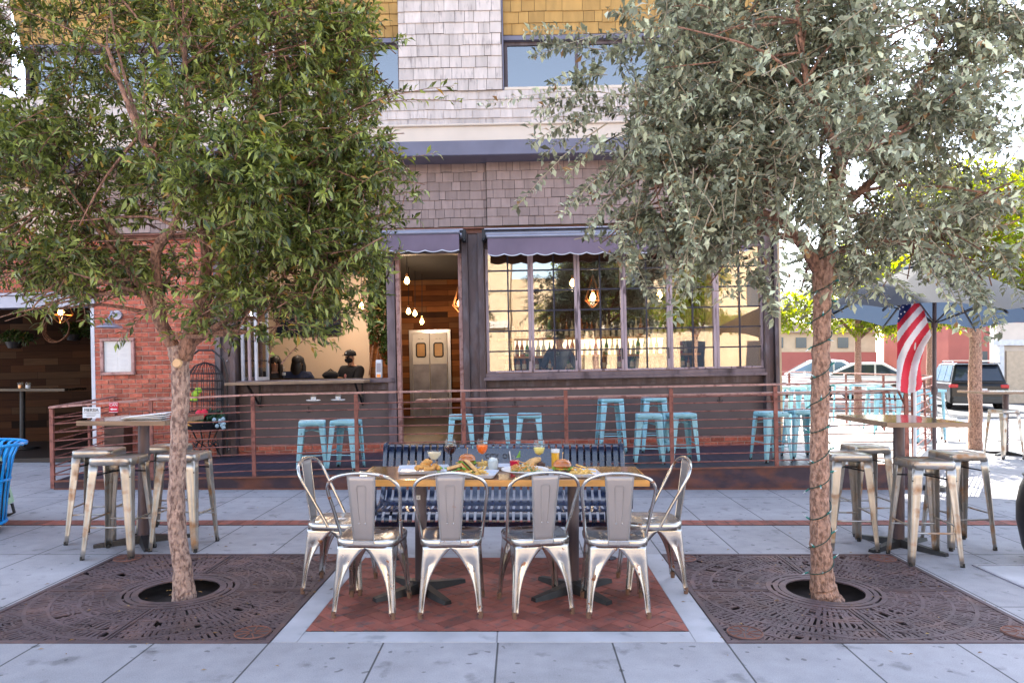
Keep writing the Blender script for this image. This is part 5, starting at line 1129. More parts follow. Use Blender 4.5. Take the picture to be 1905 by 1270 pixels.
# jars with saucers on the ledge
def jar(px, lb):
    t = thing('glass_jar', lb, 'jar', ((px-VX)*8.6/F, 8.6, DK((px-VX)*8.6/F)+.871), 0, 'glass jars on saucers on the rail ledge')
    b = MB(); b.lathe([(.001,0),(.07,.004),(.085,.012),(.082,.016),(.001,.01)], 20); b.build('saucer', M['white'], t)
    b = MB(); b.lathe([(.001,.012),(.036,.014),(.04,.05),(.034,.085),(.036,.1),(.033,.1),(.03,.085),(.036,.05),(.032,.02),(.001,.018)], 16); b.build('jar_glass', M['glass'], t)
    b = MB(); b.cyl((0,0,.019), .03, .03, 14); b.build('wax', M['white'], t)
jar(583, 'glass jar on a white saucer on the rail, the left of two'); jar(629, 'glass jar on a white saucer on the rail, the right of two')
# signs on the rail
def ramp_pt(px, d=8.46): x = lx(px, d); return x
for px0, px1, y0, y1, lb, nm in ((154,187,777,757,'small white notice sign with black letters hanging on the left end of the railing','notice_sign'),(203,220,767,748,'small red arrow sign hanging on the left end of the railing','arrow_sign')):
    p, q = P(px0,y0,8.455), P(px1,y1,8.455); t = thing(nm, lb, 'sign', ((p.x+q.x)/2, 8.455, p.z)); w_ = (q.x-p.x)/2; h = q.z-p.z
    b = MB(); b.box(-w_,-.004,0,w_,.004,h); b.build('board', M['paper'] if nm[0] == 'n' else M['red'], t, bevel=.001)
    if nm[0] == 'n':
        text_mesh('lettering', 'MERSIA', .052, M['black'], t, Matrix.Translation((.0,-.006,h*.72)) @ FRONT)
        b = MB(); b.box(-w_+.01,-.0065,h*.47,w_-.01,-.005,h*.5)
        for k in range(2): b.box(-w_*.55,-.0065,h*(.3-.14*k),w_*.55-.02*k,-.005,h*(.3-.14*k)+.004)
        b.build('print_lines', M['black'], t)
    else:
        text_mesh('lettering', 'CAN', .045, M['paper'], t, Matrix.Translation((0,-.006,h*.74)) @ FRONT)
        b = MB(); b.box(-.015,-.0065,h*.27,.04,-.005,h*.37); b.add([(-.042,-.006,h*.32),(-.012,-.006,h*.2),(-.012,-.006,h*.44)],[(0,1,2)])
        for q4 in ((-w_+.003,.003,w_-.003,.008),(-w_+.003,h-.008,w_-.003,h-.003)): b.box(q4[0],-.0062,q4[1],q4[2],-.005,q4[3])
        b.build('arrow', M['paper'], t)
t = thing('wooden_box', 'tall dark brown wooden box behind the railing against the brick pier', 'box', (lx(212,10.2),10.3,DK(-5.8)))
b = MB(); b.box(-.13,-.12,0,.15,.12,.52); b.build('carcass', pm('dark_brown_wood', (.06,.025,.015), .6, var=.3), t, bevel=.005); b = MB(); b.box(-.15,-.14,.521,.17,.14,.55); b.build('lid', M['baredge'], t)
# ---- flag
t = thing('flag', 'red and white striped flag with a starred blue canton drooping on a white pole', 'flag', (4.66,8.44,0))
b = MB(); b.tube([(-.045,0,.0),(-.05,0,1.4),(-.06,0,2.33)], .017, 10); b.ball((-.06,0,2.345), .022, 10, 6); b.build('flag_pole', M['white'], t)
def flagxy(a, c):
    y = 552+171*a; lf = np.interp(a, [0,.12,.3,.6,.85,1], [1688,1674,1669,1669,1668,1667]); rt = np.interp(a, [0,.12,.3,.42,.55,.75,.95,1], [1698,1718,1727,1733,1720,1712,1716,1712])
    px = lf+(rt-lf)*c; d = 8.38+.03*math.sin(c*9+a*4)+.02*math.sin(a*11+c*3); return P(px, y+8*math.sin(c*3.1)*(a > .9), d)-Vector((4.66,8.44,0)), px, y
N1, N2 = 96, 64; vs = []; uv = []
for i in range(N1+1):
    for k in range(N2+1):
        p, px, y = flagxy(i/N1, k/N2); vs.append(p); uv.append((px,y))
fm = {0: [], 1: [], 2: []}
for i in range(N1):
    for k in range(N2):
        a = i*(N2+1)+k; px, y = uv[a]; dy = y-552; c = (px-1668)*.95+(95-28*math.log(1+math.exp((95-dy)/28)))*-0+.95*(dy-28*math.log(1+math.exp((dy-95)/28))); f = (a,a+1,a+N2+2,a+N2+1)
        if (px-1668)*1.3+(y-552)*1.0 < 52+0*px and px < 1695 and y < 600: fm[2].append(f)
        else: fm[int(c//13.5) % 2].append(f)
me = bpy.data.meshes.new('cloth'); allf = fm[0]+fm[1]+fm[2]; me.from_pydata([tuple(v) for v in vs], [], allf)
for m in (M['whitecloth'], M['red'], M['bluecloth']): me.materials.append(m)
me.polygons.foreach_set('material_index', [0]*len(fm[0])+[1]*len(fm[1])+[2]*len(fm[2])); me.polygons.foreach_set('use_smooth', [True]*len(allf))
fo = link('cloth', me, None, t)
b = MB()
for px, y in ((1674,575),(1680,571),(1676,584),(1683,580),(1672,592),(1687,566)):
    p = P(px, y, 8.33)-Vector((4.66,8.44,0)); q = []
    for k in range(10): r = .012 if k % 2 == 0 else .005; q.append((p.x+r*math.sin(k*.6283), p.y, p.z+r*math.cos(k*.6283)))
    b.add(q, [tuple(range(10))])
b.build('star', M['whitecloth'], fo)
# ---- umbrella
um = pm('blue_grey_canvas', (.008,.012,.022), .8, 0, var=.06); n_ = um.node_tree.nodes; l_ = um.node_tree.links
tr = n_.new('ShaderNodeBsdfTranslucent'); tr.inputs[0].default_value = (.05,.08,.14,1); mx = n_.new('ShaderNodeMixShader'); mx.inputs[0].default_value = .3
l_.new(n_['Principled BSDF'].outputs[0], mx.inputs[1]); l_.new(tr.outputs[0], mx.inputs[2]); l_.new(mx.outputs[0], n_['Material Output'].inputs[0])
t = thing('patio_umbrella', 'large navy patio umbrella open above the deck corner behind the flag', 'umbrella', (4.7,8.36,DK(4.7)-.0))
t.location = (4.84,8.44,0)
b = MB(); b.cyl((0,0,0), .022, 2.7, 14); b.cyl((0,0,1.12),.034,.09,14); b.cyl((0,0,1.9),.035,.08,14); b.build('pole', M['frame2'], t)
b = MB(); b.cyl((0,0,0),.12,.05,16); b.build('base', M['black'], t)
ap = Vector((0,0,2.72)); cr = []
for k in range(8):
    a = R(41+45*k); cr.append(Vector((1.42*math.cos(a), 1.42*math.sin(a), 1.98-.085*math.cos(a)+.02)))
b = MB(); vs = []; fs = []
for k in range(8):
    p, q = cr[k], cr[(k+1)%8]; base = len(vs); S_ = 6
    for i in range(S_+1):
        for j in range(S_+1):
            u = i/S_; v = j/S_; r = ap.lerp(p.lerp(q, v), u); r.z -= .07*math.sin(math.pi*v)*-u*u*.9-.03*math.sin(math.pi*u); vs.append(r)
    fs += [(base+i*7+j, base+i*7+j+1, base+(i+1)*7+j+1, base+(i+1)*7+j) for i in range(S_) for j in range(S_)]
b.add(vs, fs, True); b.build('canopy', um, t, sharp=15)
b = MB(); vs = [Vector((0,0,2.86))]+[ap.lerp(c, .25)+Vector((0,0,.05)) for c in cr]; b.add(vs, [(0,1+k,1+(k+1)%8) for k in range(8)]); b.build('vent', um, t)
for k in range(8): b = MB(); b.bar(ap-Vector((0,0,.03)), cr[k]-Vector((0,0,.03)), .016, .02); b.build('rib', M['black'], t)
b = MB()
for k in range(8): b.bar((0,0,1.95), ap.lerp(cr[k], .55)-Vector((0,0,.03)), .012, .014)
b.build('strut', M['black'], t)
# ================================================================ VEHICLES
tyre = M['rubber']; glassd = pm('tinted_car_glass', (.02,.03,.05), .06, 0, 0, spec=.8)
glassb = pm('sky_lit_car_glass', (.12,.2,.3), .06, 0, 0, spec=.8)  # sky reflection put into the glass colour
def car(label, loc, rz, paint, L_=4.7, W_=1.85, H_=1.5, suv=False, gl=None, name='parked_car', group=None):
    gl = gl or glassd; t = thing(name, label, 'car', loc, rz, group); hl = L_/2; g = .2 if not suv else .26; belt = H_*(.62 if not suv else .58)
    # side profile along y (front = +y), z
    if suv: low = [(-hl,.5),(-hl+.04,.95),(-hl+.1,belt),(hl-1.3,belt-.02),(hl-.35,belt-.14),(hl-.03,belt-.35),(hl,.5),(hl-.1,g),(-hl+.1,g)]; top = [(-hl+.12,belt-.01),(-hl+.42,H_-.06),(-hl+.7,H_),(hl-2.3,H_),(hl-1.9,H_-.05),(hl-1.1,belt-.01)]
    else: low = [(-hl,.45),(-hl+.02,.8),(-hl+.12,belt-.02),(-hl+.8,belt),(hl-1.35,belt-.02),(hl-.3,belt-.2),(hl-.02,belt-.4),(hl,.4),(hl-.1,g),(-hl+.1,g)]; top = [(-hl+.45,belt-.01),(-hl+1.3,H_-.04),(-hl+1.7,H_),(hl-2.3,H_),(hl-2.0,H_-.03),(hl-1.0,belt-.01)]
    b = MB(); b.prismx(low, -W_/2, W_/2); b.build('body', paint, t, bevel=.07, seg=3)
    b = MB(); n = len(top); vs = []
    for s in (-1,1):
        for y, z in top: k = (z-belt)/(H_-belt); vs.append((s*(W_/2-.05-.2*max(0,k)), y, z))
    b.add(vs, [tuple(range(n)), tuple(range(n,2*n))[::-1]]+[(i,n+i,n+(i+1)%n,(i+1)%n) for i in range(n)]); cab = b.build('cabin', paint, t, bevel=.04, seg=2)
    # windows
    def sideq(y0, y1, s):
        q = []
        for z, f in ((belt+.05,0),(H_-.1,1)):
            for y in (y0[f], y1[f]): k = (z-belt)/(H_-belt); q.append((s*(W_/2-.05-.2*k+.008), y, z))
        return q
    a0 = top[0][0]; a1 = top[1][0]; f0 = top[-1][0]; f1 = top[-2][0]; m = .1
    mid = [(a0+.18,a1+.12), None]; ys = [((a0+.2),(a1+.12)),((a0+f0)/2-.35,(a0+f0)/2-.35),((a0+f0)/2-.28,(a0+f0)/2-.28),((f0-.2),(f1-.12))]
    if suv: ys = [(a0+.25,a1+.15),(a0+1.15,a0+1.15),(a0+1.22,a0+1.22),(a0+2.2,a0+2.2),(a0+2.27,a0+2.27),(f0-.25,f1-.1)]
    for s in (-1,1):
        for i in range(0, len(ys), 2):
            b = MB(); q = sideq((ys[i][0],ys[i][1]), (ys[i+1][0],ys[i+1][1]), s); b.add(q, [(0,1,3,2)]); b.build('side_window', gl, cab, solid=.01)
    for (p, q, nm, o_) in ((top[0],top[1],'rear_window',-1),(top[-1],top[-2],'windscreen',1)):
        b = MB(); v = []
        for u in (.12,.88):
            y = p[0]+(q[0]-p[0])*u+o_*.012; z = p[1]+(q[1]-p[1])*u+.012; k = (z-belt)/(H_-belt)
            for s in (-1,1): v.append((s*(W_/2-.15-.2*k), y, z))
        b.add(v, [(0,1,3,2)]); b.build(nm, glassd if suv else gl, cab, solid=.01)
    wr = .34 if not suv else .38; alloy = M['stainless']
    for s in (-1,1):
        for y in (-hl+.95, hl-.95):
            b = MB(); b.M = Matrix.Translation((s*(W_/2-.11),y,wr)) @ Matrix.Rotation(R(90),4,'Y'); b.lathe([(wr*.66,-.115),(wr*.92,-.12),(wr,-.09),(wr,.09),(wr*.92,.12),(wr*.66,.115)], 28); b.lathe([(.001,-.05),(wr*.66,-.05)],28); b.lathe([(.001,.05),(wr*.66,.05)],28); wh = b.build('wheel', tyre, t)
            b = MB(); b.M = Matrix.Translation((s*(W_/2+.0),y,wr)) @ Matrix.Rotation(R(90),4,'Y'); b.lathe([(wr*.6,0),(wr*.66,.012),(wr*.68,0)], 28)
            for k in range(10): a = k*math.pi/5; b.bar((0,0,0),(wr*.62*math.cos(a),wr*.62*math.sin(a),0),.035,.02)
            b.build('rim', alloy, wh)
            b = MB(); b.M = Matrix.Translation((s*(W_/2-.085),y,wr+.02)) @ Matrix.Rotation(R(90),4,'Y'); b.lathe([(.001,.09),(wr+.06,.09),(wr+.06,-.05)], 28); b.build('wheel_arch', M['black'], t)
    for s in (-1,1):
        b = MB(); z = belt-.2; b.box(min(s*(W_/2-.28),s*(W_/2+.005)), -hl-.005 if not suv else -hl+.02, z, max(s*(W_/2-.28),s*(W_/2+.005)), -hl+.25, z+.14); b.build('tail_light', pm('tail_light_red', (.5,.01,.02), .2) if 'tail_light_red' not in bpy.data.materials else bpy.data.materials['tail_light_red'], t, bevel=.02)
        b = MB(); z = belt-.38; b.box(min(s*(W_/2-.42),s*(W_/2-.02)), hl-.25, z, max(s*(W_/2-.42),s*(W_/2-.02)), hl-.03, z+.13); b.build('headlight', M['glass'] if False else pm('lamp_lens', (.6,.65,.7), .1) if 'lamp_lens' not in bpy.data.materials else bpy.data.materials['lamp_lens'], t, bevel=.02)
        b = MB(); b.cbox((s*(W_/2+.1), hl-1.75, belt+.06), (.2,.1,.14)); b.build('wing_mirror', paint, t, bevel=.02)
    b = MB(); b.box(-.26,-hl-.02,.72,.26,-hl+.02 if not suv else -hl+.06,.86); b.build('number_plate', M['paper'], t)
    b = MB(); b.box(-W_/2+.08,-hl-.04,g+.02,W_/2-.08,-hl+.08,g+.28); b.build('rear_bumper', pm('bumper_grey', (.05,.05,.05), .5) if 'bumper_grey' not in bpy.data.materials else bpy.data.materials['bumper_grey'], t, bevel=.03)
    if suv:
        b = MB()
        for s in (-1,1):
            x = s*(W_/2-.28); b.tube([(x,-hl+.8,H_+.0),(x,-hl+.85,H_+.07),(x,hl-2.4,H_+.07),(x,hl-2.35,H_)], .018, 6)
        for y in (-hl+1.2,hl-2.9): b.bar((-W_/2+.2,y,H_+.1),(W_/2-.2,y,H_+.1),.06,.03)
        b.build('roof_rack', M['stainless'], t)
        b = MB(); b.box(-W_/2+.25,-hl+.12,H_-.04,W_/2-.25,-hl+.5,H_+.0); b.build('rear_spoiler', paint, t, bevel=.02)
    return t
blk = pm('black_car_paint', (.006,.007,.01), .3, .0, 0, coat=.25, spec=.3); wht = pm('white_car_paint', (.75,.76,.78), .25, 0, 0, coat=1); slv = pm('silver_car_paint', (.45,.48,.52), .28, .5, 0, coat=1)
b = MB(); b.box(6.7,27.5,-.31,15.6,58,.06); structure(b.build('parking_lot', M['border'], bevel=.02))
car('dark sport utility vehicle with roof racks parked beyond the near tree', (18.55,30.3,-.315), R(-18), blk, 4.9, 2.0, 1.85, True, glassb)
car('white hatchback just right of the corner column, leftmost parked car', (12.55,30.6,.062), R(72), wht, 4.6, 1.85, 1.62, False, glassb, group='pale cars parked in the lot')
car('white car partly behind the slender tree and the lit trunk', (14.9,36.0,.062), R(66), slv, 4.5, 1.85, 1.6, False, glassb, group='pale cars parked in the lot')
car('white car between the slender tree and the flag', (13.7,29.3,.062), R(66), wht, 4.5, 1.8, 1.5, False, glassd, group='pale cars parked in the lot')
# ================================================================ FAR BUILDINGS
def wallwin(b, w_, x, y, z, ww, hh): w_.box(x, y-.05, z, x+ww, y+.0, z+hh)
redw = pm('red_painted_wall', (.42,.12,.09), .8, 0, var=.08, scale=1); roofm = pm('tan_roof', (.42,.3,.22), .8, 0, var=.1, scale=1)
t = thing('lot_building', 'tan gabled building with a dark red base beyond the parked cars', 'building', (0,0,0))
b = MB(); b.box(12,62,-.3,30.5,74,4.3); b.build('wall', M['stucco'], t); b = MB(); b.box(11.95,61.94,-.3,30.55,61.999,2.55); b.build('base_course', redw, t)
b = MB()
for x0, x1, h in ((11.5,17.5,6.6),(17.6,25,6.2),(25.1,31,5.6)):
    xm = (x0+x1)/2; b.add([(x0,61.5,4.2),(x1,61.5,4.2),(xm,61.5,h),(x0,74.5,4.2),(x1,74.5,4.2),(xm,74.5,h)], [(0,1,2),(4,3,5),(0,2,5,3),(2,1,4,5),(0,3,4,1)])
b.build('roof', roofm, t)
for x in (19,21.6,23.6,27.2): b = MB(); b.box(x,61.9,2.9,x+.9,61.935,3.8); b.build('window', glassd, t)
t = thing('brick_building', 'plain red brick building behind the dark car', 'building', (0,0,0))
b = MB(); b.box(33.2,56,-.3,45,66,5.4); b.build('wall', redw, t); b = MB(); b.box(33.1,55.9,5.401,45.1,66.1,5.7); b.build('parapet', M['cream'], t)
for x in (35,38,41.4): b = MB(); b.box(x,55.93,.6,x+1.2,55.99,2.5); b.build('window', glassd, t)
t = thing('pale_kiosk', 'pale framed shopfront with tan doors at the right edge behind the far bar table', 'building', (0,0,0))
b = MB(); b.box(21.9,33.2,-.3,31,33.7,3.4); b.build('wall', M['cream'], t)
wf = pm('pale_frame', (.6,.6,.62), .5); b = MB()
for x in (21.9,23.35,24.8,26.3,27.8,29.3): b.box(x,33.0,-.3,x+.22,33.19,2.35)
b.box(21.6,32.95,2.351,31,33.19,2.6); b.build('frame', wf, t)
dm_ = pm('tan_door', (.5,.38,.27), .5)
for x in (22.3,23.75,25.2,26.7,28.2): b = MB(); b.box(x,33.1,-.3,x+.85,33.16,2.1); b.build('door', dm_, t)
# across the street, behind the viewer: what the window glass mirrors and what throws warm light back
t = thing('street_front_building', 'tan stucco building across the street, seen mirrored in the gridded windows', 'building', (0,0,0))
b = MB(); b.box(-22,-26,-.3,-.6,-17,8.8); b.box(-.59,-26,-.3,3.4,-18.5,6.2); b.box(3.41,-26,-.3,26,-17,9.5); b.build('wall', M['stucco'], t)
b = MB()
for x in (-18,-14.5,-11,-7.5,-4,5,8.5,12,15.5,19):
    b.box(x,-16.99,4.7,x+1.3,-16.93,6.3); b.box(x,-16.99,.6,x+1.3,-16.93,2.7)
b.build('window', glassd, t); b = MB(); b.box(-.4,-18.49,.1,3.2,-18.43,2.95); b.build('shop_window', glassd, t); b = MB(); b.box(-22.1,-16.98,3.4,-.7,-16.8,3.75); b.box(3.5,-16.98,3.4,26,-16.8,3.75); b.build('cornice', M['cream'], t)  # unseen dark pane added to darken what the lower casements mirror
tr_ = [o for o in bpy.data.objects if o.name.startswith('background_tree')][0]
dup(tr_, (3.2,-9.5,0), R(40), 'street tree across the road, seen mirrored in the middle gridded windows', 'trees across the road', (1.2,1.2,1.35))
dup(tr_, (7.8,-11,0), R(160), 'street tree across the road, seen mirrored in the right gridded windows', 'trees across the road', (1.0,1.0,1.25))
# ================================================================ PEOPLE
def skinned(name, J, E, mat, par, sub=2, grow=0.):
    names = list(J); me = bpy.data.meshes.new(name); me.from_pydata([J[k][:3] for k in names], [(names.index(a), names.index(c)) for a, c in E], [])
    me.materials.append(mat); o = bpy.data.objects.new(name, me); COL.objects.link(o); o.parent = par
    o.modifiers.new('skin', 'SKIN'); sv_ = me.skin_vertices[0].data
    for i, k in enumerate(names): r = J[k][3]+grow; sv_[i].radius = (r, r)
    sv_[0].use_root = True
    m = o.modifiers.new('sub', 'SUBSURF'); m.levels = m.render_levels = sub; return o
def person(label, x, d, headz, rz, hands, shirt, hair='long', headtilt=(0,0), cap=False, mask=False, bulk=1., sleeve='long'):
    fl = DK(x); hz = headz-fl; t = thing('person', label, 'person', (x,d,fl), rz); ph = hz-.66; hx, hy = headtilt
    J = {'pelvis':(0,0,ph,.135*bulk),'waist':(0,-.01,ph+.16,.12*bulk),'chest':(0,-.02,hz-.31,.135*bulk),'neck0':(0,-.01,hz-.17,.06),'neck':(hx*.5,-.02+hy*.5,hz-.13,.052),'head':(hx,-.03+hy,hz-.02,.085),'crown':(hx,-.02+hy,hz+.05,.08)}
    E = [('pelvis','waist'),('waist','chest'),('chest','neck0'),('neck0','neck'),('neck','head'),('head','crown')]
    for s, nm in ((-1,'l'),(1,'r')):
        h = Vector(hands[0 if s < 0 else 1]); h = Vector((h.x, h.y, hz+h.z)); sh = Vector((s*.175*bulk,-.01,hz-.225)); m = (sh+h)/2; dl = (h-sh).length; k = math.sqrt(max(0,.29**2-(dl/2)**2)) if dl < .56 else .0
        el = m+Vector((s*.45,.25,-.85)).normalized()*k; wr = h.lerp(el, .22)
        J['sh'+nm] = (*sh,.062*bulk); J['el'+nm] = (*el,.044); J['wr'+nm] = (*wr,.028); J['ha'+nm] = (*h,.03)
        E += [('chest','sh'+nm),('sh'+nm,'el'+nm),('el'+nm,'wr'+nm),('wr'+nm,'ha'+nm)]
        dr = (h-wr).normalized(); sd_ = dr.cross(Vector((0,0,1))).normalized()
        for q, (o_, l_) in enumerate(((-.03,.055),(-.012,.07),(.008,.075),(.026,.065))):
            a = h+sd_*o_+dr*.03; J['f%s%d'%(nm,q)] = (*a,.0095); c = a+dr*l_+Vector((0,0,-.02)); J['g%s%d'%(nm,q)] = (*c,.007); E += [('ha'+nm,'f%s%d'%(nm,q)),('f%s%d'%(nm,q),'g%s%d'%(nm,q))]
        a = h-sd_*s*-.035+dr*.0; c = a+dr*.04+Vector((0,0,.02)); J['th'+nm] = (*a,.011); J['ti'+nm] = (*c,.008); E += [('ha'+nm,'th'+nm),('th'+nm,'ti'+nm)]
        J['hip'+nm] = (s*.1,-.02,ph-.02,.085); J['kn'+nm] = (s*.13,-.42,ph+.0,.06); J['an'+nm] = (s*.13,-.4,ph-.4,.04); J['to'+nm] = (s*.14,-.52,ph-.46,.035)
        E += [('pelvis','hip'+nm),('hip'+nm,'kn'+nm),('kn'+nm,'an'+nm),('an'+nm,'to'+nm)]
    skinned('body', J, E, M['skin'], t)
    K = [k for k in J if k in ('pelvis','waist','chest','neck0','shl','shr','ell','elr')+(('wrl','wrr') if sleeve == 'long' else ())]
    J2 = {k: J[k] for k in K}; E2 = [e for e in E if e[0] in J2 and e[1] in J2]; skinned('shirt', J2, E2, shirt, t, 2, .014)
    K = ['pelvis','hipl','hipr','knl','knr','anl','anr']; J3 = {k: J[k] for k in K}; skinned('trousers', J3, [e for e in E if e[0] in J3 and e[1] in J3], M['cloth'], t, 2, .014)
    hc = Vector((hx,-.025+hy,hz+.005))
    b = MB()
    for s in (-1,1): b.ball(hc+Vector((s*.032,-.076,.01)), .012, 8, 6)
    b.build('eyes', M['hair'], t); b = MB(); b.ball(hc+Vector((0,-.1,-.018)), .016, 8, 6, (.8,1,1.6)); b.build('nose', M['skin'], t)
    b = MB(); b.ball(hc+Vector((0,-.09,-.055)), .02, 8, 6, (1.2,.4,.4)); b.build('mouth', pm('lips', (.35,.12,.1), .5) if 'lips' not in bpy.data.materials else bpy.data.materials['lips'], t)
    b = MB()
    for s in (-1,1): b.ball(hc+Vector((s*.088,0,-.01)), .025, 8, 6, (.4,.8,1.2))
    b.build('ear', M['skin'], t)
    b = MB(); b.ball(hc+Vector((0,.022,.04)), .108, 18, 12, (.95,1.02,1.0))
    if hair == 'long':
        b.ball(hc+Vector((0,.06,-.1)), .12, 14, 10, (.95,.55,1.7), .05)
        for s in (-1,1): b.tube([hc+Vector((s*.07,-.02,.08)),hc+Vector((s*.1,-.03,-.05)),hc+Vector((s*.105,-.02,-.2)),hc+Vector((s*.09,-.03,-.32))], [.03,.042,.045,.02], 10)
    if hair != 'cap': b.build('hair', M['hair'], t)
    if cap or hair == 'cap':
        b = MB(); b.M = Matrix.Translation(hc+Vector((0,0,.03))); b.lathe([(.112,0),(.114,.03),(.1,.075),(.06,.105),(.001,.115)], 20); b.ball((0,0,.115),.01,6,4)
        b.M = Matrix.Translation(hc+Vector((0,-.1,.035))); b.box(-.06,-.05,-.004,.06,.03,.006); co = b.build('cap', M['cloth'], t, sharp=60)
        b = MB(); b.ball(hc+Vector((0,-.108,.075)), .02, 10, 6, (1,.3,1.2)); b.build('emblem', M['paper'], co)
    if mask:
        b = MB(); b.ball(hc+Vector((0,-.035,-.05)), .082, 14, 10, (.95,.95,.75)); b.build('face_mask', M['cloth'], t)
    return t
h_ = lambda px, d: (px-VX)*d/F
pe = person('person in black cap, mask and shirt looking at a phone behind the left window', h_(655,13.6), 13.6, 1.60, R(-35), ((-.14,-.36,-.36),(.1,-.38,-.38)), M['cloth'], 'cap', (0,-.02), True, True, 1.32, 'short')
b = MB(); b.ball((.0,-.165,1.60-DK(-3.2)-.34), .035, 10, 6, (1,.2,1.1)); b.build('shirt_badge', pm('pale_red_badge', (.7,.3,.28), .6), pe)
person('person with long dark hair in black looking down, leftmost behind the window', h_(510,13.4), 13.4, 1.50, R(15), ((-.1,-.4,-.45),(.2,-.4,-.42)), M['cloth'], 'long', (.02,-.04), bulk=1.15)
person('person with long hair, dark cap and navy top between the two others', h_(553,13.2), 13.2, 1.49, R(170), ((-.25,-.35,-.42),(.22,-.35,-.42)), M['navy'], 'long', (0,0), True, bulk=1.3)
person('person in a dark shirt bending over behind the bar, seen through the second gridded window', h_(1040,13.8), 13.8, 1.93, R(175), ((-.3,-.3,-.5),(.28,-.32,-.5)), M['navy'], 'cap', (0,-.1), False, bulk=1.1, sleeve='short')
mp = pe.matrix_basis
t = thing('phone', 'dark phone held up by the masked person in the cap', 'phone', (h_(655,13.6)-.33, 13.33, 1.25)); t.rotation_euler = (R(-30), R(-25), R(-50)); b = MB(); b.box(-.036,-.005,-.07,.036,.005,.08); b.build('case', M['black'], t, bevel=.004); b = MB(); b.box(-.032,.0051,-.066,.032,.0058,.076); b.build('screen', M['tv'], t)
# window table, water bottle, bag, dispenser
t = thing('interior_table', 'long dark high table where the three people sit inside the window', 'table', (0,0,0)); x0, x1 = h_(470,13.1), h_(700,13.1); zt = 1.47-22*13/F*1.0-.03
b = MB(); b.box(x0,12.85,zt-.04,x1,13.35,zt); b.build('tabletop', M['bartop'], t)
for x in (x0+.2,x1-.2): b = MB(); b.tube([(x,13.1,zt-.04),(x,13.1,DK(x))], .03, 8); b.build('leg', M['black'], t)
t = thing('water_bottle', 'clear water bottle beside the person with long hair', 'bottle', (h_(528,13.15),13.15,zt)); b = MB(); b.lathe([(.001,0),(.033,.004),(.034,.12),(.015,.16),(.014,.18)], 12); b.build('bottle_body', M['glass'], t); b = MB(); b.cyl((0,0,.18),.016,.02,10); b.build('cap', M['white'], t); b = MB(); b.lathe([(.0345,.05),(.0345,.1)],12); b.build('label', M['paper'], t)
t = thing('black_bag', 'black bag lying on the window table before the masked person', 'bag', (h_(615,13.1),13.1,zt)); b = MB(); b.ball((0,0,.05), .15, 14, 10, (1,.6,.55), .12); b.build('pouch', M['cloth'], t); b = MB(); b.tube([(-.08,0,.1),(0,0,.16),(.08,0,.1)], .012, 6); b.build('strap', M['cloth'], t)
t = thing('soap_dispenser', 'white and grey dispenser standing on the sill right of the masked person', 'dispenser', (h_(705,YF),YF+.02,DK(-2.1)+1.102)); b = MB(); b.box(-.045,-.04,0,.045,.04,.27); b.build('case', M['paper'], t, bevel=.008); b = MB(); b.box(-.032,-.045,.09,.032,-.041,.22); b.build('window', M['cover'], t); b = MB(); b.box(-.03,-.044,.01,.03,-.041,.055); b.build('label', M['copper'], t)
# ivy on the pier
ivm = leafmat('ivy_leaf', (.02,.045,.012), (.06,.12,.03), .45, .3)
t = thing('climbing_ivy', 'dark green ivy hanging down the wooden pier inside the left window', 'plant', (h_(708,14.8),14.85,DK(-2.9)+.0))
foliage('leaves', ivm, t, Vector((h_(708,14.8),14.85,DK(-2.9))), [lobe(708,520,14.8,26,60,.12),lobe(692,590,14.7,10,60,.1),lobe(716,610,14.8,14,70,.08),lobe(690,500,14.7,34,30,.12),lobe(664,500,14.7,10,25,.08)], 330, 12, .3, .075, .06, .6, .4, .2, (), .7, seed=3, tw_r=.004)
b = MB()
for k in range(5): x = random.uniform(-.2,.2); b.tube([(x,0,3.2),(x+random.uniform(-.1,.1),-.02,2.2),(x+random.uniform(-.15,.15),0,1.1)], .01, 5)
b.build('stem', M['limb'], t)
# far left bay: table, jars, hanging plants, wreath
t = thing('bay_table', 'dark table with a single leg in the shadowy bay at the far left', 'table', (h_(42,12.2),12.2,DK(-8)))
b = MB(); b.box(-.9,-.3,.98,.9,.3,1.02); b.build('tabletop', M['bartop'], t); b = MB(); b.cyl((0,0,.03),.04,.95,12); b.cyl((0,0,0),.25,.03,20); b.build('pedestal', M['black'], t)
for px, lb, m in ((38,'amber glass jar on the table in the far left bay','copper'),(52,'pale glass jar on the table in the far left bay','paper')):
    t = thing('candle_jar', lb, 'jar', (h_(px,12.0),12.0,DK(-8)+1.021)); b = MB(); b.lathe([(.001,0),(.04,.002),(.042,.1),(.038,.1),(.036,.01)], 14); b.build('jar_glass', M['glass'], t); b = MB(); b.cyl((0,0,.006),.034,.05,12); b.build('candle', M[m], t)
for px, py, lb in ((27,636,'bushy plant in a dark basket on the plank wall, left one'),(137,622,'bushy plant in a dark basket on the plank wall, right one')):
    p = P(px, py, 12.9 if px < 100 else 13.3); t = thing('wall_plant', lb, 'plant', p); b = MB(); b.lathe([(.001,-.12),(.1,-.11),(.15,0),(.14,0)], 16); b.build('basket', M['black'], t)
    foliage('leaves', ivm, t, p, [(p.x,p.y,p.z+.08,.28,.18,.12),(p.x+.2,p.y,p.z+.04,.2,.12,.1)], 90, 10, .2, .08, .03, .4, .5, .3, (), .7, seed=px)
t = thing('grapevine_wreath', 'thin round wreath on the plank wall of the far left bay', 'wreath', P(107,612,13.1)); b = MB()
for k in range(3): b.tube([((.22+.01*k)*math.cos(a*.2618), -.02*k, (.22+.012*k)*math.sin(a*.2618+.1*k)) for a in range(24)], .012, 5, True)
b.build('ring', M['limb'], t)
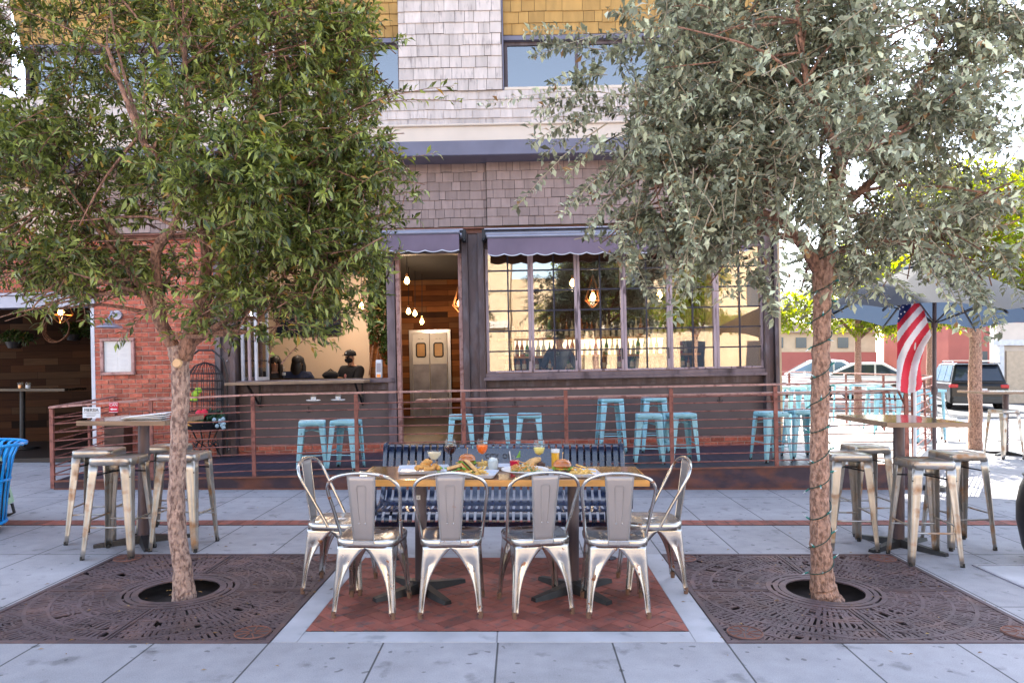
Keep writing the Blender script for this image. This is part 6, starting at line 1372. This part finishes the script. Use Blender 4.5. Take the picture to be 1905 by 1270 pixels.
# flowers in the birdcage planter
bc_ = bpy.data.objects['birdcage_stand']; gl = leafmat('succulent_leaf', (.03,.09,.05), (.12,.3,.2), .45, .25)
o = bc_.location; foliage('foliage', gl, bc_, o, [(o.x,o.y,o.z+.6,.28,.24,.1),(o.x+.2,o.y-.08,o.z+.58,.16,.14,.09)], 110, 9, .12, .06, .025, .2, .5, .3, (), .9, seed=4)
b = MB()
for dx, dz in ((.05,.64),(.09,.68),(.02,.67)): b.ball((dx,-.24,dz), .05, 12, 8, (1,.8,1), .15)
b.build('red_flower', M['red'], bc_)
b = MB()
for k in range(8): b.ball((.26+random.uniform(-.06,.1),-.2,.5+random.uniform(-.08,.12)), .03, 8, 6, (1,.7,1), .1)
b.build('pale_blue_succulent', pm('succulent_blue', (.3,.42,.5), .5), bc_)
b = MB()
for dx, dz in ((-.12,.93),(-.08,.98),(-.14,.86)): b.ball((dx,-.05,dz), .055, 10, 8, (1,.7,.8), .08)
b.build('lime_ornament', pm('lime_green', (.45,.7,.05), .5), bc_)
b = MB(); b.box(-.22,-.27,.5,.08,-.24,.56); b.build('wooden_tag', M['tableedge'], bc_)
# ================================================================ FOOD
TZ = .7767
def at(px, d): return ((px-VX)*d/F, d)
def item(name, label, cat, px, d, rz=0, group=None, z=TZ): x, y = at(px, d); return thing(name, label, cat, (x,y,z), rz, group)
def tray(px, d, w_, dp, rz, lb):
    t = item('serving_tray', lb, 'tray', px, d, rz, 'grey enamel trays on the table'); b = MB(); rr = []
    for k, z in ((.9,.001),(.94,.004),(1.,.022),(.985,.023),(.93,.007),(.1,.005),(.01,.005)): rr.append([(x*k,y*k,z) for x,y in rrect(w_,dp,.02,4)])
    loft(b, rr); b.build('tray_body', M['tray'], t); return t
tray(789, 4.68, .33, .3, R(8), 'tray with fried bites at the left end of the table'); tray(872, 4.5, .36, .24, R(-6), 'tray with the cut sandwich and fries near the table front')
tray(1066, 4.52, .33, .25, R(5), 'tray with the burger and fries at the right of the table'); tray(915, 4.82, .26, .16, 0, 'tray at the back behind the small white glass')
fr = pm('golden_fried', (.62,.3,.07), .55, 0, var=.3, scale=60, bump=.4, bscale=120); fry = pm('pale_fries', (.75,.5,.16), .5, 0, var=.25, scale=50); bun = pm('glazed_bun', (.42,.13,.03), .22, 0, var=.3, scale=20, coat=.5)
meat = pm('grilled_patty', (.07,.03,.02), .6, 0, var=.4, scale=60, bump=.6, bscale=90); let = pm('lettuce', (.14,.34,.04), .4, 0, var=.35, scale=30); tom = pm('tomato', (.55,.04,.02), .3); brd = pm('toasted_bread', (.6,.36,.15), .6, 0, var=.3, scale=40); cheese = pm('melted_cheese', (.7,.38,.06), .4); cab = pm('shredded_salad', (.62,.6,.4), .5, 0, var=.35, scale=40)
t = item('fried_bites', 'heap of golden fried bites on the left tray', 'food', 797, 4.68, 0, None, TZ+.006); b = MB()
for k in range(26):
    r = .0+.06*math.sqrt(random.random()); a = random.random()*6.28; b.ball((r*math.cos(a)*1.25,r*math.sin(a),.015+max(0,.06-r)*random.random()*1.1), random.uniform(.014,.024), 9, 6, (1,.9,.8), .25)
b.build('bites', fr, t)
def fries(px, d, n, sx, lb, h=.03):
    t = item('french_fries', lb, 'food', px, d, 0, 'piles of pale fries', TZ+.007); b = MB()
    for k in range(n):
        c = Vector((random.gauss(0,sx),random.gauss(0,.03),abs(random.gauss(0,h))*.6+.005)); u = Vector((random.uniform(-1,1),random.uniform(-1,1),random.uniform(-.25,.3))).normalized()*random.uniform(.02,.032); b.bar(c-u, c+u, .008, .008)
    b.build('fries', fry, t)
fries(880, 4.44, 46, .045, 'fries in front of the cut sandwich'); fries(1074, 4.47, 50, .04, 'fries beside the burger on the right tray'); fries(900, 4.84, 22, .03, 'few fries on the back tray')
def burger(px, d, lb, s=1., z=TZ+.007):
    t = item('burger', lb, 'burger', px, d, random.random(), 'burgers with glazed buns', z); t.scale = (s,s,s)
    b = MB(); b.lathe([(.001,0),(.05,.0),(.055,.01),(.053,.02),(.001,.02)], 20); b.build('bottom_bun', brd, t)
    b = MB(); b.lathe([(.001,.02),(.056,.021),(.059,.03),(.055,.04),(.001,.041)], 20); b.ball((0,0,.03),.057,18,6,(1,1,.2),.15); b.build('patty', meat, t)
    b = MB(); vs = [(0,0,.043)]+[((.058+.01*(k%2))*math.cos(k*.2618),(.058+.01*(k%2))*math.sin(k*.2618),.038+.008*(k%3-1)) for k in range(24)]; b.add(vs, [(0,1+k,1+(k+1)%24) for k in range(24)]); b.build('lettuce', let, t, solid=.002)
    b = MB(); b.add([(-.055,-.055,.041),(.055,-.055,.036),(.055,.055,.041),(-.055,.055,.036),(0,0,.046)], [(0,1,4),(1,2,4),(2,3,4),(3,0,4)]); b.build('cheese', cheese, t, solid=.003)
    b = MB(); b.lathe([(.001,.048),(.05,.047),(.057,.056),(.054,.072),(.038,.088),(.018,.094),(.001,.095)], 22); b.build('top_bun', bun, t)
    b = MB(); b.tube([(0,0,.09),(.004,0,.13)], .0015, 5); b.ball((.004,0,.132),.005,6,4); b.build('pick', brd, t)
burger(869, 4.78, 'burger behind the cut sandwich between the two left wine glasses', 1.0); burger(1046, 4.5, 'burger with a shiny bun on the right tray in front of the beer', 1.02)
t = item('cut_sandwich', 'club sandwich cut in two with lettuce on the middle tray', 'sandwich', 861, 4.47, 0, None, TZ+.008)
for k, (ox, oz, ang) in enumerate(((-.035,.0,-.25),(.03,.012,.75))):
    def ly(name, m, z0, z1, g=0.):
        b = MB(); b.M = Matrix.Translation((ox,-.01*k,.012+oz)) @ Matrix.Rotation(ang,4,'Y') @ Matrix.Rotation(.3-k*.5,4,'Z'); b.prism([(-.06-g,-.03-g),(.06+g,-.03-g),(.05+g,.04+g),(-.05-g,.04+g)], z0, z1); b.build(name, m, t, bevel=.003)
    ly('bread', brd, 0, .013); ly('filling', tom, .014, .02, .003); ly('lettuce', let, .021, .026, .008); ly('filling', meat, .027, .034, .002); ly('bread', brd, .036, .05)
b = MB()
for k in range(26): a = Vector((random.gauss(-.01,.05),random.gauss(-.02,.02),random.uniform(.005,.045))); b.add([a, a+Vector((random.uniform(.01,.02),0,.01)), a+Vector((.01,random.uniform(.01,.02),-.005)), a+Vector((-.005,.012,.012))], [(0,1,2,3)])
b.build('lettuce', let, t)
t = item('salad_bowl', 'wide shallow pale bowl at the front middle of the table', 'bowl', 977, 4.5); b = MB(); b.lathe([(.001,0),(.06,0),(.065,.006),(.1,.022),(.15,.04),(.148,.044),(.1,.029),(.05,.012),(.001,.01)], 36); b.build('bowl_body', M['white'], t)
t = item('shredded_salad', 'heaped pale salad with crispy strips in the wide bowl', 'food', 977, 4.5, 0, None, TZ+.016)
for nm, m, n in (('shreds', cab, 150),('greens', let, 60),('crisps', fr, 70)):
    b = MB()
    for k in range(n):
        r = .1*math.sqrt(random.random()); a = random.random()*6.28; c = Vector((r*math.cos(a),r*math.sin(a),.01+(.1-r)*.5*random.random()+(.02 if nm == 'crisps' else 0))); u = Vector((random.uniform(-1,1),random.uniform(-1,1),random.uniform(-.5,.5))).normalized()*random.uniform(.01,.025); b.bar(c-u, c+u, .006, .003)
    b.build(nm, m, t)
t = item('wrap_sandwich', 'toasted wrap leaning behind the salad bowl by the white wine', 'sandwich', 995, 4.72); b = MB(); b.M = Matrix.Rotation(-.5,4,'Y'); b.ball((0,0,.05), .075, 14, 10, (1,.5,.42), .08); b.build('wrap', brd, t); b = MB(); b.ball((.04,-.02,.04),.03,10,8,(1,.8,.7),.3); b.build('filling', meat, t)
clear = M['glass']
def wine(px, d, c, lb, fill=.5, s=1.):
    t = item('wine_glass', lb, 'glass', px, d, 0, 'stemmed wine glasses on the table'); t.scale = (s,s,s)
    P_ = [(.001,.09),(.012,.092),(.03,.105),(.04,.13),(.041,.15),(.037,.175),(.032,.195)]
    b = MB(); b.lathe([(.034,0),(.034,.002),(.006,.006),(.004,.02),(.004,.08)]+P_[1:]+[(.031,.195)]+[(r-.0015,z) for r,z in P_[1:-1][::-1]]+[(.001,.0935)], 24); b.build('glass_body', clear, t)
    zt_ = .095+(.195-.095)*fill; b = MB(); pr = [(.001,.0945)]+[(r-.003,z+.001) for r,z in P_[1:] if z < zt_]; rr = np.interp(zt_, [z for r,z in P_], [r for r,z in P_])-.003
    b.lathe(pr+[(rr,zt_),(.001,zt_)], 24); b.build('drink', pm('drink_'+lb[:8].replace(' ','_'), c, .08, 0, .1, emit=None), t)
wine(838, 4.84, (.03,.005,.01), 'wine glass of dark red wine behind the left tray', .5); wine(897, 4.86, (.9,.17,.02), 'wine glass with an orange cocktail in the middle of the table', .58); wine(1003, 4.8, (.85,.75,.25), 'wine glass of white wine behind the salad bowl', .45)
t = item('coupe_glass', 'shallow coupe glass with a cloudy pale cocktail by the fried bites', 'glass', 808, 4.5); b = MB(); b.lathe([(.034,0),(.034,.002),(.005,.006),(.004,.09),(.02,.1),(.04,.125),(.046,.155),(.0445,.155),(.038,.127),(.018,.103),(.001,.1)], 24); b.build('glass_body', clear, t); b = MB(); b.lathe([(.001,.101),(.018,.104),(.037,.127),(.0425,.146),(.001,.147)], 24); b.build('drink', pm('cloudy_cocktail', (.72,.66,.5), .2), t)
def tumbler(px, d, r, h, c, fill, lb):
    t = item('tumbler', lb, 'glass', px, d); b = MB(); b.lathe([(.001,0),(r*.9,0),(r,h),(r-.002,h),(r*.9-.002,.008),(.001,.008)], 22); b.build('glass_body', clear, t)
    b = MB(); b.lathe([(.001,.009),(r*.9-.004,.009),(r*.9+(r*.1)*fill-.004,h*fill),(.001,h*fill)], 22); b.build('drink', pm('drink_t%d' % px, c, .12), t); return t
tw = tumbler(917, 4.68, .038, .085, (.62,.68,.7), .85, 'short tumbler with a cloudy white drink and ice'); b = MB()
for k in range(6): b.cbox((random.uniform(-.02,.02),random.uniform(-.02,.02),.075+random.random()*.01), (.018,.018,.016))
b.build('ice', M['bulbw'], tw)
tr2 = tumbler(957, 4.74, .036, .088, (.65,.01,.06), .72, 'short tumbler with a red drink, straw and lime wedge'); b = MB(); b.add([(.01,-.0,.08),(.04,-.0,.085),(.038,.0,.13)], [(0,1,2)]); b.build('lime_wedge', let, tr2, solid=.008)
b = MB(); b.tube([(-.02,0,.03),(-.032,0,.125)], .003, 6); b.build('straw', M['white'], tr2)
bg_ = tumbler(1033, 4.7, .031, .15, (.75,.38,.02), .8, 'tall glass of golden beer with a white head'); b = MB(); b.cyl((0,0,.121), .028, .02, 20); b.build('foam', M['white'], bg_)
# ================================================================ SMALL LITTER ON THE GROUND
def litter():
    g = random.Random(5); b = MB()
    for k in range(150):
        if k < 90: x, y, z = g.gauss(-2.2 if k % 2 else 1.97, .62), g.gauss(4.7, .55), .0085
        else: x, y, z = g.uniform(-4.5, 4.5), g.uniform(3.4, 8.4), .0045
        if -1.25 < x < 1.0 and y < 5.6: z = .0085
        a = g.random()*6.28; l_ = g.uniform(.018,.035); w_ = l_*.35; c, s = math.cos(a), math.sin(a); b.rv = g.random()*.97+.01
        q = [(-l_/2,0,0),(0,-w_/2,.004),(l_/2,0,.002),(0,w_/2,.005)]
        b.add([(x+u*c-v*s, y+u*s+v*c, z+h) for u, v, h in q], [(0,1,2),(0,2,3)])
    o = b.build('fallen_leaves', leafmat('dry_leaf', (.18,.09,.03), (.4,.26,.1), .6, .1)); tag(o, 'small dry leaves scattered over the grates and paving', 'leaves', None, 'stuff')
litter()
